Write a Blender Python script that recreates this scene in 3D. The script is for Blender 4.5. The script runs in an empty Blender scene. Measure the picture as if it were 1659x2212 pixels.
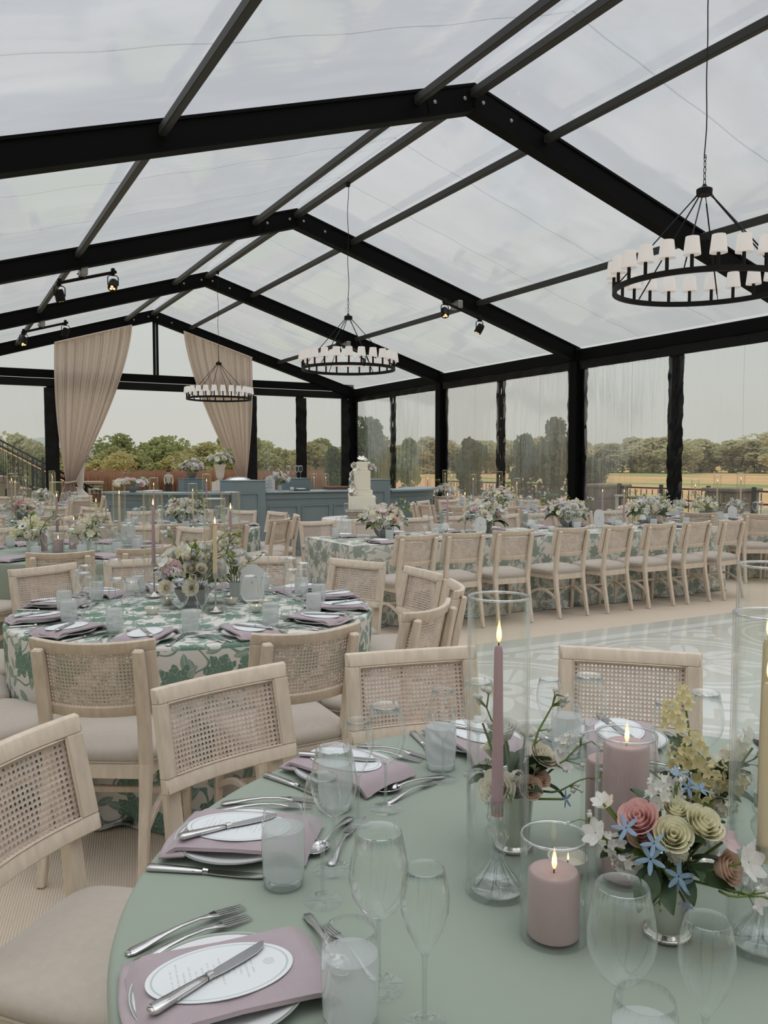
import bpy, bmesh, math, random
from mathutils import Vector, Matrix, Quaternion
PI = math.pi
R = math.radians
random.seed(7)
SC = bpy.context.scene
COL = SC.collection

# ------------------------------------------------------------------ camera
cam_d = bpy.data.cameras.new('camera')
cam = bpy.data.objects.new('camera', cam_d); COL.objects.link(cam)
cam.location = (0, 0, 1.5)
cam.rotation_euler = (R(90 - 3.2988), 0, R(-28.4935))
cam_d.sensor_fit = 'VERTICAL'; cam_d.sensor_height = 36.0
cam_d.lens = 1787.0 / 2212.0 * 36.0
cam_d.clip_end = 2000
SC.camera = cam

# ------------------------------------------------------------------ colour management, world, light
SC.view_settings.view_transform = 'Standard'
SC.view_settings.look = 'None'
SC.view_settings.exposure = 0.0
SC.view_settings.gamma = 1.0
SC.view_settings.use_curve_mapping = False
SC.cycles.max_bounces = 8
SC.cycles.diffuse_bounces = 2
SC.cycles.use_adaptive_sampling = True
SC.cycles.adaptive_threshold = 0.04
SC.cycles.glossy_bounces = 4
SC.cycles.transmission_bounces = 8
SC.cycles.transparent_max_bounces = 40
SC.cycles.caustics_reflective = False
SC.cycles.caustics_refractive = False
SC.cycles.sample_clamp_indirect = 4.0

def lin(c):
    return c / 12.92 if c <= 0.04045 else ((c + 0.055) / 1.055) ** 2.4
def rgb(r, g, b):
    return (lin(r / 255), lin(g / 255), lin(b / 255), 1.0)

world = bpy.data.worlds.new('overcast_sky'); SC.world = world
world.use_nodes = True
wn, wl = world.node_tree.nodes, world.node_tree.links
wn.clear()
w_out = wn.new('ShaderNodeOutputWorld'); w_bg = wn.new('ShaderNodeBackground')
w_tc = wn.new('ShaderNodeTexCoord'); w_sep = wn.new('ShaderNodeSeparateXYZ')
w_ramp = wn.new('ShaderNodeValToRGB'); w_noise = wn.new('ShaderNodeTexNoise')
w_map = wn.new('ShaderNodeMapping'); w_mix = wn.new('ShaderNodeMix')
w_map.inputs['Scale'].default_value = (1.0, 1.0, 3.0)
w_noise.inputs['Scale'].default_value = 1.7; w_noise.inputs['Detail'].default_value = 4
w_noise.inputs['Roughness'].default_value = 0.55
wl.new(w_tc.outputs['Generated'], w_sep.inputs[0])
wl.new(w_sep.outputs['Z'], w_ramp.inputs[0])
wl.new(w_tc.outputs['Generated'], w_map.inputs[0]); wl.new(w_map.outputs[0], w_noise.inputs[0])
el = w_ramp.color_ramp.elements
el[0].position = 0.0; el[0].color = (0.600, 0.595, 0.535, 1)
el[1].position = 1.0; el[1].color = (2.25, 2.27, 2.32, 1)
e = w_ramp.color_ramp.elements.new(0.12); e.color = (0.600, 0.610, 0.580, 1)
e = w_ramp.color_ramp.elements.new(0.32); e.color = (0.625, 0.642, 0.665, 1)
e = w_ramp.color_ramp.elements.new(0.58); e.color = (0.630, 0.660, 0.715, 1)
w_mix.data_type = 'RGBA'; w_mix.blend_type = 'MULTIPLY'; w_mix.inputs[0].default_value = 1.0
w_nr = wn.new('ShaderNodeMapRange')
w_nr.inputs[1].default_value = 0.3; w_nr.inputs[2].default_value = 0.72
w_nr.inputs[3].default_value = 0.95; w_nr.inputs[4].default_value = 1.04
wl.new(w_noise.outputs['Fac'], w_nr.inputs[0])
wl.new(w_ramp.outputs[0], w_mix.inputs[6]); wl.new(w_nr.outputs[0], w_mix.inputs[7])
wl.new(w_mix.outputs[2], w_bg.inputs[0]); w_bg.inputs[1].default_value = 1.0
wl.new(w_bg.outputs[0], w_out.inputs[0])

# ------------------------------------------------------------------ helpers
class MB:
    """collects geometry for one mesh"""
    def __init__(s): s.v = []; s.f = []; s.uv = None
    def add(s, vs, fs):
        n = len(s.v); s.v += [tuple(p) for p in vs]; s.f += [tuple(i + n for i in f) for f in fs]; return s
    def box(s, c, d, M=None, taper=1.0):
        x, y, z = d[0] / 2, d[1] / 2, d[2] / 2
        vs = [Vector((sx * x * (taper if sz < 0 else 1), sy * y * (taper if sz < 0 else 1), sz * z)) for sz in (-1, 1) for sx, sy in ((-1, -1), (1, -1), (1, 1), (-1, 1))]
        if M is not None: vs = [M @ p for p in vs]
        c = Vector(c)
        return s.add([p + c for p in vs], [(3, 2, 1, 0), (4, 5, 6, 7), (0, 1, 5, 4), (1, 2, 6, 5), (2, 3, 7, 6), (3, 0, 4, 7)])
    def tube(s, path, r, n=8, cap=True, closed=False):
        path = [Vector(p) for p in path]; m = len(path)
        rr = r if isinstance(r, (list, tuple)) else [r] * m
        vs = []; prev = None
        for i, p in enumerate(path):
            if closed: t = path[(i + 1) % m] - path[i - 1]
            else: t = path[min(i + 1, m - 1)] - path[max(i - 1, 0)]
            t.normalize()
            if prev is None:
                a = Vector((0, 0, 1)) if abs(t.z) < 0.9 else Vector((1, 0, 0))
                u = t.cross(a).normalized()
            else:
                u = (prev - t * prev.dot(t))
                u = u.normalized() if u.length > 1e-6 else t.orthogonal().normalized()
            prev = u; w = t.cross(u)
            for k in range(n):
                a = 2 * PI * k / n
                vs.append(p + (u * math.cos(a) + w * math.sin(a)) * rr[i])
        fs = []
        for i in range(m if closed else m - 1):
            j = (i + 1) % m
            for k in range(n):
                l = (k + 1) % n
                fs.append((i * n + k, i * n + l, j * n + l, j * n + k))
        if cap and not closed:
            fs.append(tuple(range(n - 1, -1, -1))); fs.append(tuple((m - 1) * n + k for k in range(n)))
        return s.add(vs, fs)
    def lathe(s, prof, n=24, c=(0, 0, 0), a0=0.0, a1=2 * PI, wob=None):
        c = Vector(c); m = len(prof); vs = []
        full = abs(a1 - a0 - 2 * PI) < 1e-6; k2 = n if full else n + 1
        for r, z in prof:
            for k in range(k2):
                a = a0 + (a1 - a0) * k / n
                q = r if wob is None else r * wob(a, z)
                vs.append((c.x + q * math.cos(a), c.y + q * math.sin(a), c.z + z))
        fs = []
        for i in range(m - 1):
            for k in range(n):
                l = (k + 1) % k2
                fs.append((i * k2 + k, i * k2 + l, (i + 1) * k2 + l, (i + 1) * k2 + k))
        return s.add(vs, fs)
    def bar(s, path, w, t, side=(1, 0, 0)):
        """rectangular section w (along side) x t swept along the path; w,t may be lists"""
        path = [Vector(p) for p in path]; m = len(path); vs = []
        W = w if isinstance(w, (list, tuple)) else [w] * m
        T = t if isinstance(t, (list, tuple)) else [t] * m
        for i, p in enumerate(path):
            d = (path[min(i + 1, m - 1)] - path[max(i - 1, 0)]).normalized()
            sd = side(i) if callable(side) else Vector(side)
            sd = (sd - d * sd.dot(d)).normalized(); nn = d.cross(sd)
            for a, b in ((-1, -1), (1, -1), (1, 1), (-1, 1)):
                vs.append(p + sd * a * W[i] / 2 + nn * b * T[i] / 2)
        fs = [(3, 2, 1, 0), tuple((m - 1) * 4 + k for k in range(4))]
        for i in range(m - 1):
            for k in range(4):
                l = (k + 1) % 4
                fs.append((i * 4 + k, i * 4 + l, (i + 1) * 4 + l, (i + 1) * 4 + k))
        return s.add(vs, fs)
    def grid(s, nu, nv, fn):
        vs = [fn(i / nu, j / nv) for j in range(nv + 1) for i in range(nu + 1)]
        fs = [(j * (nu + 1) + i, j * (nu + 1) + i + 1, (j + 1) * (nu + 1) + i + 1, (j + 1) * (nu + 1) + i) for j in range(nv) for i in range(nu)]
        return s.add(vs, fs)
    def mesh(s, name, smooth=False, bevel=0.0, solid=0.0, seg=1):
        me = bpy.data.meshes.new(name)
        me.from_pydata(s.v, [], s.f)
        if s.uv is not None:
            ul = me.uv_layers.new(name='uv')
            li = [0] * len(me.loops); me.loops.foreach_get('vertex_index', li)
            flat = []
            for i in li: flat += s.uv[i]
            ul.data.foreach_set('uv', flat)
        if bevel or solid or s.uv is None:
            bm = bmesh.new(); bm.from_mesh(me)
            if bevel:
                ed = [e for e in bm.edges if e.is_manifold and e.calc_face_angle(0) > 0.6]
                bmesh.ops.bevel(bm, geom=ed, offset=bevel, segments=seg, affect='EDGES', clamp_overlap=True)
            if solid: bmesh.ops.solidify(bm, geom=bm.faces[:], thickness=solid)
            bmesh.ops.recalc_face_normals(bm, faces=bm.faces[:])
            bm.to_mesh(me); bm.free()
        if smooth is True: me.polygons.foreach_set('use_smooth', [True] * len(me.polygons))
        elif smooth:
            me.polygons.foreach_set('use_smooth', [True] * len(me.polygons))
            me.set_sharp_from_angle(angle=R(smooth))
        me.update()
        return me

def link(name, me, mat=None, parent=None, loc=None, rot=None, scale=None):
    if mat is not None and me is not None and len(me.materials) == 0: me.materials.append(mat)
    o = bpy.data.objects.new(name, me); COL.objects.link(o)
    if parent is not None: o.parent = parent
    if loc is not None: o.location = loc
    if rot is not None:
        if isinstance(rot, Quaternion): o.rotation_mode = 'QUATERNION'; o.rotation_quaternion = rot
        else: o.rotation_euler = rot
    if scale is not None: o.scale = (scale,) * 3 if isinstance(scale, (int, float)) else scale
    return o
def tag(o, label=None, cat=None, group=None, kind=None):
    if label: o['label'] = label
    if cat: o['category'] = cat
    if group: o['group'] = group
    if kind: o['kind'] = kind
    return o
def thing(name, label, cat, loc=(0, 0, 0), rz=0.0, group=None):
    o = bpy.data.objects.new(name, None); COL.objects.link(o)
    o.empty_display_size = 0.05
    o.location = loc; o.rotation_euler = (0, 0, rz)
    return tag(o, label, cat, group)
def dup(src, loc, rz=0.0, label=None, group=None, scale=None):
    def cp(o, par):
        c = o.copy(); COL.objects.link(c); c.parent = par
        for ch in KIDS.get(o.name, ()): cp(ch, c)
        return c
    if src.name not in KIDS_DONE:
        def walk(o):
            KIDS[o.name] = list(o.children)
            for ch in o.children: walk(ch)
        walk(src); KIDS_DONE.add(src.name)
    c = cp(src, None)
    c.location = loc; c.rotation_euler = (0, 0, rz)
    if scale: c.scale = (scale,) * 3
    if label: c['label'] = label
    if group: c['group'] = group
    return c
KIDS = {}; KIDS_DONE = set(); USED = set()
def place(src, loc, rz, label, group, scale=None):
    """the first time moves the prototype itself, afterwards copies it"""
    if src.name not in USED:
        if src.name not in KIDS_DONE: 
            def walk(o):
                KIDS[o.name] = list(o.children)
                for ch in o.children: walk(ch)
            walk(src); KIDS_DONE.add(src.name)
        USED.add(src.name)
        src.location = loc; src.rotation_euler = (0, 0, rz)
        if scale: src.scale = (scale,) * 3
        tag(src, label, None, group); return src
    return dup(src, loc, rz, label, group, scale)

# ------------------------------------------------------------------ materials
def new_mat(name):
    m = bpy.data.materials.new(name); m.use_nodes = True
    nt = m.node_tree; nt.nodes.clear()
    out = nt.nodes.new('ShaderNodeOutputMaterial')
    return m, nt.nodes, nt.links, out
def math_(n, l, op, a, b=None, c=None, clamp=False):
    x = n.new('ShaderNodeMath'); x.operation = op; x.use_clamp = clamp
    for i, q in enumerate((a, b, c)):
        if q is None: continue
        if isinstance(q, (int, float)): x.inputs[i].default_value = q
        else: l.new(q, x.inputs[i])
    return x.outputs[0]
def mixc(n, l, f, a, b, mode='MIX'):
    x = n.new('ShaderNodeMix'); x.data_type = 'RGBA'; x.blend_type = mode
    for i, q in ((0, f), (6, a), (7, b)):
        if isinstance(q, (int, float)): x.inputs[i].default_value = q
        elif isinstance(q, tuple): x.inputs[i].default_value = q
        else: l.new(q, x.inputs[i])
    return x.outputs[2]
def pbr(name, col, rough=0.6, metal=0.0, var=0.0, vscale=20.0, bump=0.0, bscale=60.0, stretch=None, spec=0.5, sheen=0.0, emit=None, estr=0.0, sss=0.0, trans=0.0):
    m, n, l, out = new_mat(name)
    p = n.new('ShaderNodeBsdfPrincipled'); l.new(p.outputs[0], out.inputs[0])
    p.inputs['Base Color'].default_value = col; p.inputs['Roughness'].default_value = rough
    p.inputs['Metallic'].default_value = metal; p.inputs['Specular IOR Level'].default_value = spec
    if sheen: p.inputs['Sheen Weight'].default_value = sheen
    if sss:
        p.inputs['Subsurface Weight'].default_value = sss; p.inputs['Subsurface Radius'].default_value = (0.02, 0.012, 0.01)
    if emit: p.inputs['Emission Color'].default_value = emit; p.inputs['Emission Strength'].default_value = estr
    if var or bump:
        tc = n.new('ShaderNodeTexCoord'); mp = n.new('ShaderNodeMapping'); l.new(tc.outputs['Object'], mp.inputs[0])
        if stretch: mp.inputs['Scale'].default_value = stretch
        if var:
            oi = n.new('ShaderNodeObjectInfo')
            nz = n.new('ShaderNodeTexNoise'); nz.noise_dimensions = '4D'
            l.new(mp.outputs[0], nz.inputs['Vector']); l.new(math_(n, l, 'MULTIPLY', oi.outputs['Random'], 37.0), nz.inputs['W'])
            nz.inputs['Scale'].default_value = vscale; nz.inputs['Detail'].default_value = 4
            mr = n.new('ShaderNodeMapRange'); l.new(nz.outputs['Fac'], mr.inputs[0])
            mr.inputs[1].default_value = 0.3; mr.inputs[2].default_value = 0.7
            mr.inputs[3].default_value = 1 - var; mr.inputs[4].default_value = 1 + var
            l.new(mixc(n, l, 1.0, col, mr.outputs[0], 'MULTIPLY'), p.inputs['Base Color'])
        if bump:
            b2 = n.new('ShaderNodeTexNoise'); l.new(mp.outputs[0], b2.inputs['Vector']); b2.inputs['Scale'].default_value = bscale
            b2.inputs['Detail'].default_value = 3
            bp = n.new('ShaderNodeBump'); bp.inputs['Strength'].default_value = bump; bp.inputs['Distance'].default_value = 0.002
            l.new(b2.outputs['Fac'], bp.inputs['Height']); l.new(bp.outputs[0], p.inputs['Normal'])
    return m
def thin_glass(name, tint=(0.97, 0.985, 0.98, 1), lo=0.035, hi=0.75, power=3.0, rough=0.02, milk=0.0, milkc=(0.8, 0.82, 0.82, 1)):
    m, n, l, out = new_mat(name)
    tr = n.new('ShaderNodeBsdfTransparent'); tr.inputs[0].default_value = tint
    gl = n.new('ShaderNodeBsdfGlossy'); gl.inputs['Roughness'].default_value = rough
    gl.inputs[0].default_value = (0.9, 0.92, 0.92, 1)
    lw = n.new('ShaderNodeLayerWeight'); lw.inputs['Blend'].default_value = 0.5
    f = math_(n, l, 'POWER', lw.outputs['Facing'], power)
    f = math_(n, l, 'MULTIPLY_ADD', f, hi - lo, lo)
    mx = n.new('ShaderNodeMixShader'); l.new(f, mx.inputs[0]); l.new(tr.outputs[0], mx.inputs[1]); l.new(gl.outputs[0], mx.inputs[2])
    last = mx.outputs[0]
    if milk:
        d = n.new('ShaderNodeBsdfTranslucent'); d.inputs[0].default_value = milkc
        d2 = n.new('ShaderNodeBsdfDiffuse'); d2.inputs[0].default_value = milkc
        a = n.new('ShaderNodeMixShader'); a.inputs[0].default_value = 0.5; l.new(d.outputs[0], a.inputs[1]); l.new(d2.outputs[0], a.inputs[2])
        b = n.new('ShaderNodeMixShader'); b.inputs[0].default_value = milk; l.new(last, b.inputs[1]); l.new(a.outputs[0], b.inputs[2]); last = b.outputs[0]
    l.new(last, out.inputs[0])
    return m

def vinyl(name, milk=0.10, wave=(1, 1, 1), streak=0.10, tint=(0.95, 0.96, 0.965, 1)):
    """clear tent vinyl: see-through sheet with faint milky streaks and a wrinkled sheen"""
    m, n, l, out = new_mat(name)
    tr = n.new('ShaderNodeBsdfTransparent'); tr.inputs[0].default_value = tint
    gl = n.new('ShaderNodeBsdfGlossy'); gl.inputs['Roughness'].default_value = 0.12
    gl.inputs[0].default_value = (0.9, 0.92, 0.94, 1)
    fr = n.new('ShaderNodeFresnel'); fr.inputs[0].default_value = 1.4
    tc = n.new('ShaderNodeTexCoord'); mp = n.new('ShaderNodeMapping'); mp.inputs['Scale'].default_value = wave
    l.new(tc.outputs['Object'], mp.inputs[0])
    nz = n.new('ShaderNodeTexNoise'); nz.inputs['Scale'].default_value = 1.0; nz.inputs['Detail'].default_value = 2; nz.inputs['Roughness'].default_value = 0.6
    nz.inputs['Distortion'].default_value = 0.6
    l.new(mp.outputs[0], nz.inputs['Vector'])
    bp = n.new('ShaderNodeBump'); bp.inputs['Strength'].default_value = 0.18; bp.inputs['Distance'].default_value = 0.05
    l.new(nz.outputs['Fac'], bp.inputs['Height']); l.new(bp.outputs[0], gl.inputs['Normal']); l.new(bp.outputs[0], fr.inputs['Normal'])
    mx = n.new('ShaderNodeMixShader'); l.new(math_(n, l, 'MULTIPLY', fr.outputs[0], 0.25, clamp=True), mx.inputs[0]); l.new(tr.outputs[0], mx.inputs[1]); l.new(gl.outputs[0], mx.inputs[2])
    mr = n.new('ShaderNodeMapRange'); l.new(nz.outputs['Fac'], mr.inputs[0])
    mr.inputs[1].default_value = 0.45; mr.inputs[2].default_value = 0.8; mr.inputs[3].default_value = milk; mr.inputs[4].default_value = milk + streak
    ts = n.new('ShaderNodeBsdfTranslucent'); ts.inputs[0].default_value = (0.86, 0.88, 0.9, 1)
    m2 = n.new('ShaderNodeMixShader'); l.new(mr.outputs[0], m2.inputs[0]); l.new(mx.outputs[0], m2.inputs[1]); l.new(ts.outputs[0], m2.inputs[2])
    l.new(m2.outputs[0], out.inputs[0])
    return m

def floral_mat(name, ground, dark, mid):
    """cream cloth printed with green blossoms, leaves and winding vines; uv in metres"""
    m, n, l, out = new_mat(name)
    p = n.new('ShaderNodeBsdfPrincipled'); p.inputs['Roughness'].default_value = 0.85; p.inputs['Specular IOR Level'].default_value = 0.15
    l.new(p.outputs[0], out.inputs[0])
    uv = n.new('ShaderNodeUVMap'); uv.uv_map = 'uv'
    wob = n.new('ShaderNodeTexNoise'); wob.inputs['Scale'].default_value = 28.0; wob.inputs['Detail'].default_value = 2
    l.new(uv.outputs[0], wob.inputs['Vector'])
    def cells(scale, rnd, seed):
        mp = n.new('ShaderNodeMapping'); mp.inputs['Location'].default_value = (seed, seed * 1.7, 0); l.new(uv.outputs[0], mp.inputs[0])
        v = n.new('ShaderNodeTexVoronoi'); v.voronoi_dimensions = '2D'; v.inputs['Scale'].default_value = scale; v.inputs['Randomness'].default_value = rnd
        l.new(mp.outputs[0], v.inputs['Vector'])
        sub = n.new('ShaderNodeVectorMath'); sub.operation = 'SUBTRACT'
        l.new(mp.outputs[0], sub.inputs[0]); l.new(v.outputs['Position'], sub.inputs[1])
        sx = n.new('ShaderNodeSeparateXYZ'); l.new(sub.outputs[0], sx.inputs[0])
        sc = n.new('ShaderNodeSeparateXYZ'); l.new(v.outputs['Color'], sc.inputs[0])
        return sx.outputs['X'], sx.outputs['Y'], sc.outputs['X'], sc.outputs['Y']
    def lt(a, b): return math_(n, l, 'LESS_THAN', a, b)
    # blossoms
    x, y, r1, r2 = cells(5.0, 0.6, 0.0)
    ang = math_(n, l, 'ARCTAN2', y, x); rad = math_(n, l, 'SQRT', math_(n, l, 'ADD', math_(n, l, 'MULTIPLY', x, x), math_(n, l, 'MULTIPLY', y, y)))
    pet = math_(n, l, 'ABSOLUTE', math_(n, l, 'SINE', math_(n, l, 'MULTIPLY_ADD', ang, 3.5, math_(n, l, 'MULTIPLY', r1, 6.0))))
    lim = math_(n, l, 'MULTIPLY_ADD', pet, 0.024, 0.046)
    lim = math_(n, l, 'ADD', lim, math_(n, l, 'MULTIPLY_ADD', wob.outputs['Fac'], 0.06, -0.030))
    flower = lt(rad, lim)
    vein = lt(math_(n, l, 'ABSOLUTE', math_(n, l, 'SINE', math_(n, l, 'MULTIPLY_ADD', rad, 120.0, math_(n, l, 'MULTIPLY', pet, 3.0)))), 0.17)
    vein = math_(n, l, 'MULTIPLY', vein, math_(n, l, 'GREATER_THAN', wob.outputs['Fac'], 0.47))
    # leaves, two scatterings
    leaves = None; lv = None
    for scl, sd, L, W in ((8.0, 3.1, 0.043, 0.017), (7.0, 7.7, 0.050, 0.019), (8.8, 12.3, 0.038, 0.015)):
        x, y, r1, r2 = cells(scl, 0.8, sd)
        a = math_(n, l, 'MULTIPLY', r1, 6.283); ca = math_(n, l, 'COSINE', a); sa = math_(n, l, 'SINE', a)
        u = math_(n, l, 'ADD', math_(n, l, 'MULTIPLY', x, ca), math_(n, l, 'MULTIPLY', y, sa))
        v = math_(n, l, 'SUBTRACT', math_(n, l, 'MULTIPLY', y, ca), math_(n, l, 'MULTIPLY', x, sa))
        av = math_(n, l, 'ABSOLUTE', v); q = math_(n, l, 'DIVIDE', u, L)
        w = math_(n, l, 'MULTIPLY', math_(n, l, 'SUBTRACT', 1.0, math_(n, l, 'MULTIPLY', q, q)), W)
        lf = lt(av, w)
        rib = math_(n, l, 'MAXIMUM', lt(av, 0.0016), lt(math_(n, l, 'ABSOLUTE', math_(n, l, 'SINE', math_(n, l, 'MULTIPLY_ADD', u, 330.0, math_(n, l, 'MULTIPLY', av, -260.0)))), 0.22))
        leaves = lf if leaves is None else math_(n, l, 'MAXIMUM', leaves, lf)
        rr = math_(n, l, 'MULTIPLY', rib, lf); lv = rr if lv is None else math_(n, l, 'MAXIMUM', lv, rr)
    # vines
    vn = n.new('ShaderNodeTexNoise'); vn.noise_dimensions = '2D'; vn.inputs['Scale'].default_value = 6.0; vn.inputs['Detail'].default_value = 0.5
    l.new(uv.outputs[0], vn.inputs['Vector'])
    vine = lt(math_(n, l, 'ABSOLUTE', math_(n, l, 'SUBTRACT', vn.outputs['Fac'], 0.5)), 0.016)
    c = mixc(n, l, math_(n, l, 'MULTIPLY', vine, 0.9), ground, dark)
    c = mixc(n, l, leaves, c, mid); c = mixc(n, l, math_(n, l, 'MULTIPLY', lv, 0.5), c, ground)
    c = mixc(n, l, flower, c, dark); c = mixc(n, l, math_(n, l, 'MULTIPLY', math_(n, l, 'MULTIPLY', vein, flower), 0.6), c, ground)
    l.new(c, p.inputs['Base Color'])
    return m

M = {}
M['wood'] = pbr('limed_oak', rgb(218, 201, 181), 0.55, var=0.10, vscale=9, bump=0.25, bscale=30, stretch=(6, 6, 1.2), spec=0.3)
M['cane'] = pbr('woven_cane', rgb(214, 195, 179), 0.6, var=0.12, vscale=40, spec=0.3)
M['linen'] = pbr('oatmeal_linen', rgb(190, 179, 166), 0.9, var=0.04, vscale=60, bump=0.3, bscale=700, spec=0.15, sheen=0.2)
M['sage'] = pbr('sage_satin_cloth', rgb(152, 162, 147), 0.62, var=0.025, vscale=3, bump=0.06, bscale=900, spec=0.25, sheen=0.15)
M['floral'] = floral_mat('printed_floral_cloth', rgb(218, 213, 204), rgb(112, 138, 122), rgb(134, 156, 143))
M['floral_pale'] = floral_mat('printed_floral_cloth_pale', rgb(212, 208, 197), rgb(142, 152, 139), rgb(160, 168, 156))
M['white_cloth'] = pbr('white_cloth', rgb(214, 210, 204), 0.85, spec=0.15)
M['black'] = pbr('black_powder_coat', (0.0035, 0.0037, 0.004, 1), 0.6, spec=0.08)
M['black_vinyl'] = pbr('black_vinyl_cloth', (0.004, 0.004, 0.005, 1), 0.36, bump=0.8, bscale=9, stretch=(1, 1, 3), spec=0.22)
M['iron'] = pbr('black_iron', (0.008, 0.0075, 0.007, 1), 0.55, spec=0.2)
M['alu'] = pbr('dull_aluminium', rgb(150, 150, 150), 0.45, metal=0.8)
M['purlin'] = pbr('dark_grey_purlin', (0.030, 0.029, 0.028, 1), 0.5, spec=0.4)
M['drape'] = None
M['bar'] = pbr('dusty_blue_paint', rgb(129, 143, 145), 0.55, var=0.03, vscale=3, spec=0.35)
M['bar_top'] = pbr('dusty_blue_counter', rgb(139, 155, 159), 0.35, spec=0.4)
M['china'] = pbr('white_china', rgb(228, 228, 226), 0.18, spec=0.5)
M['china_rim'] = pbr('grey_green_rim', rgb(150, 160, 150), 0.25)
M['napkin'] = pbr('mauve_linen', rgb(177, 162, 165), 0.9, var=0.03, vscale=40, bump=0.35, bscale=900, spec=0.12, sheen=0.2)
M['steel'] = pbr('polished_steel', (0.62, 0.61, 0.60, 1), 0.14, metal=1.0)
M['silver'] = pbr('tarnished_silver', (0.55, 0.51, 0.46, 1), 0.25, metal=1.0, var=0.15, vscale=30)
M['glass'] = thin_glass('clear_thin_glass', tint=(0.992, 0.996, 0.994, 1), lo=0.035, hi=0.95, power=2.6)
M['glass_cyl'] = thin_glass('clear_cylinder_glass', tint=(0.985, 0.99, 0.988, 1), lo=0.02, hi=0.80, power=3.2)
M['glass_solid'] = thin_glass('cast_glass', tint=(0.93, 0.945, 0.94, 1), lo=0.13, hi=0.85, power=1.7, rough=0.04)
M['glass_rim'] = thin_glass('glass_rim', tint=(0.96, 0.97, 0.97, 1), lo=0.30, hi=0.95, power=1.5, rough=0.08)
M['frost'] = thin_glass('chilled_misted_water', tint=(0.93, 0.95, 0.945, 1), lo=0.03, hi=0.35, power=2.0, rough=0.2, milk=0.50, milkc=(0.95, 0.965, 0.96, 1))
M['frost_solid'] = thin_glass('frosted_glass', tint=(0.93, 0.95, 0.945, 1), lo=0.03, hi=0.35, power=2.0, rough=0.25, milk=0.68, milkc=(0.93, 0.945, 0.94, 1))
M['wax_mauve'] = pbr('mauve_wax', rgb(186, 154, 160), 0.45, sss=0.35)
M['wax_rose'] = pbr('dusty_rose_wax', rgb(184, 160, 156), 0.5, sss=0.35, var=0.04, vscale=30)
M['wax_cream'] = pbr('cream_wax', rgb(226, 206, 172), 0.45, sss=0.35)
M['wax_white'] = pbr('ivory_wax', rgb(226, 218, 200), 0.45, sss=0.3)
M['wick'] = pbr('burnt_wick', (0.01, 0.008, 0.006, 1), 0.9)
m, n, l, out = new_mat('candle_flame')
em = n.new('ShaderNodeEmission'); tc = n.new('ShaderNodeTexCoord'); sp = n.new('ShaderNodeSeparateXYZ'); cr = n.new('ShaderNodeValToRGB')
l.new(tc.outputs['Generated'], sp.inputs[0]); l.new(sp.outputs['Z'], cr.inputs[0])
cr.color_ramp.elements[0].color = (1.0, 0.36, 0.10, 1); cr.color_ramp.elements[1].color = (1.0, 0.50, 0.16, 1)
e = cr.color_ramp.elements.new(0.4); e.color = (1.0, 0.82, 0.45, 1)
l.new(cr.outputs[0], em.inputs[0]); em.inputs[1].default_value = 2.2; l.new(em.outputs[0], out.inputs[0])
M['flame'] = m
M['card'] = pbr('white_card', rgb(214, 214, 210), 0.8)
M['concrete'] = pbr('grey_stoneware', rgb(150, 150, 146), 0.75, var=0.08, vscale=40)
M['ceramic'] = pbr('ivory_ceramic', rgb(222, 219, 206), 0.4)
M['plaster'] = pbr('white_plaster', rgb(214, 208, 200), 0.8, var=0.04, vscale=12)
M['cake'] = pbr('ivory_icing', rgb(250, 244, 224), 0.6, bump=0.2, bscale=25, sss=0.1)
M['sugar'] = pbr('sugar_petals', rgb(248, 244, 230), 0.6, sss=0.1)
M['stone'] = pbr('sandstone', rgb(176, 156, 136), 0.9, var=0.12, vscale=6, bump=0.5, bscale=30)
M['fieldstone'] = pbr('brown_stone', rgb(130, 108, 96), 0.9, var=0.25, vscale=5, bump=0.6, bscale=20)
M['shade'] = pbr('linen_lamp_shade', rgb(228, 224, 220), 0.9, emit=(1.0, 0.90, 0.84, 1), estr=0.16)
m, n, l, out = new_mat('spot_lens'); em = n.new('ShaderNodeEmission'); em.inputs[0].default_value = (1.0, 0.62, 0.28, 1); em.inputs[1].default_value = 1.6; l.new(em.outputs[0], out.inputs[0]); M['lens'] = m
M['board'] = pbr('walnut_board', rgb(112, 66, 44), 0.5, var=0.2, vscale=15)

# flower colours
def sheer(name, col, k):
    m, n, l, out = new_mat(name); d = n.new('ShaderNodeBsdfDiffuse'); t = n.new('ShaderNodeBsdfTranslucent'); mx = n.new('ShaderNodeMixShader'); mx.inputs[0].default_value = k
    d.inputs[0].default_value = col; t.inputs[0].default_value = col; l.new(d.outputs[0], mx.inputs[1]); l.new(t.outputs[0], mx.inputs[2]); l.new(mx.outputs[0], out.inputs[0]); return m
M['drape'] = sheer('blush_drape', rgb(230, 214, 201), 0.42)
FC = {'cream': rgb(246, 239, 220), 'white': rgb(240, 238, 232), 'yellow': rgb(243, 232, 186), 'palegreen': rgb(243, 239, 208), 'coral': rgb(240, 196, 190),
      'peach': rgb(243, 216, 196), 'pink': rgb(245, 222, 222), 'blush': rgb(240, 224, 220), 'blue': rgb(158, 184, 208), 'lilac': rgb(178, 182, 212), 'bud': rgb(182, 192, 128)}
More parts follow.
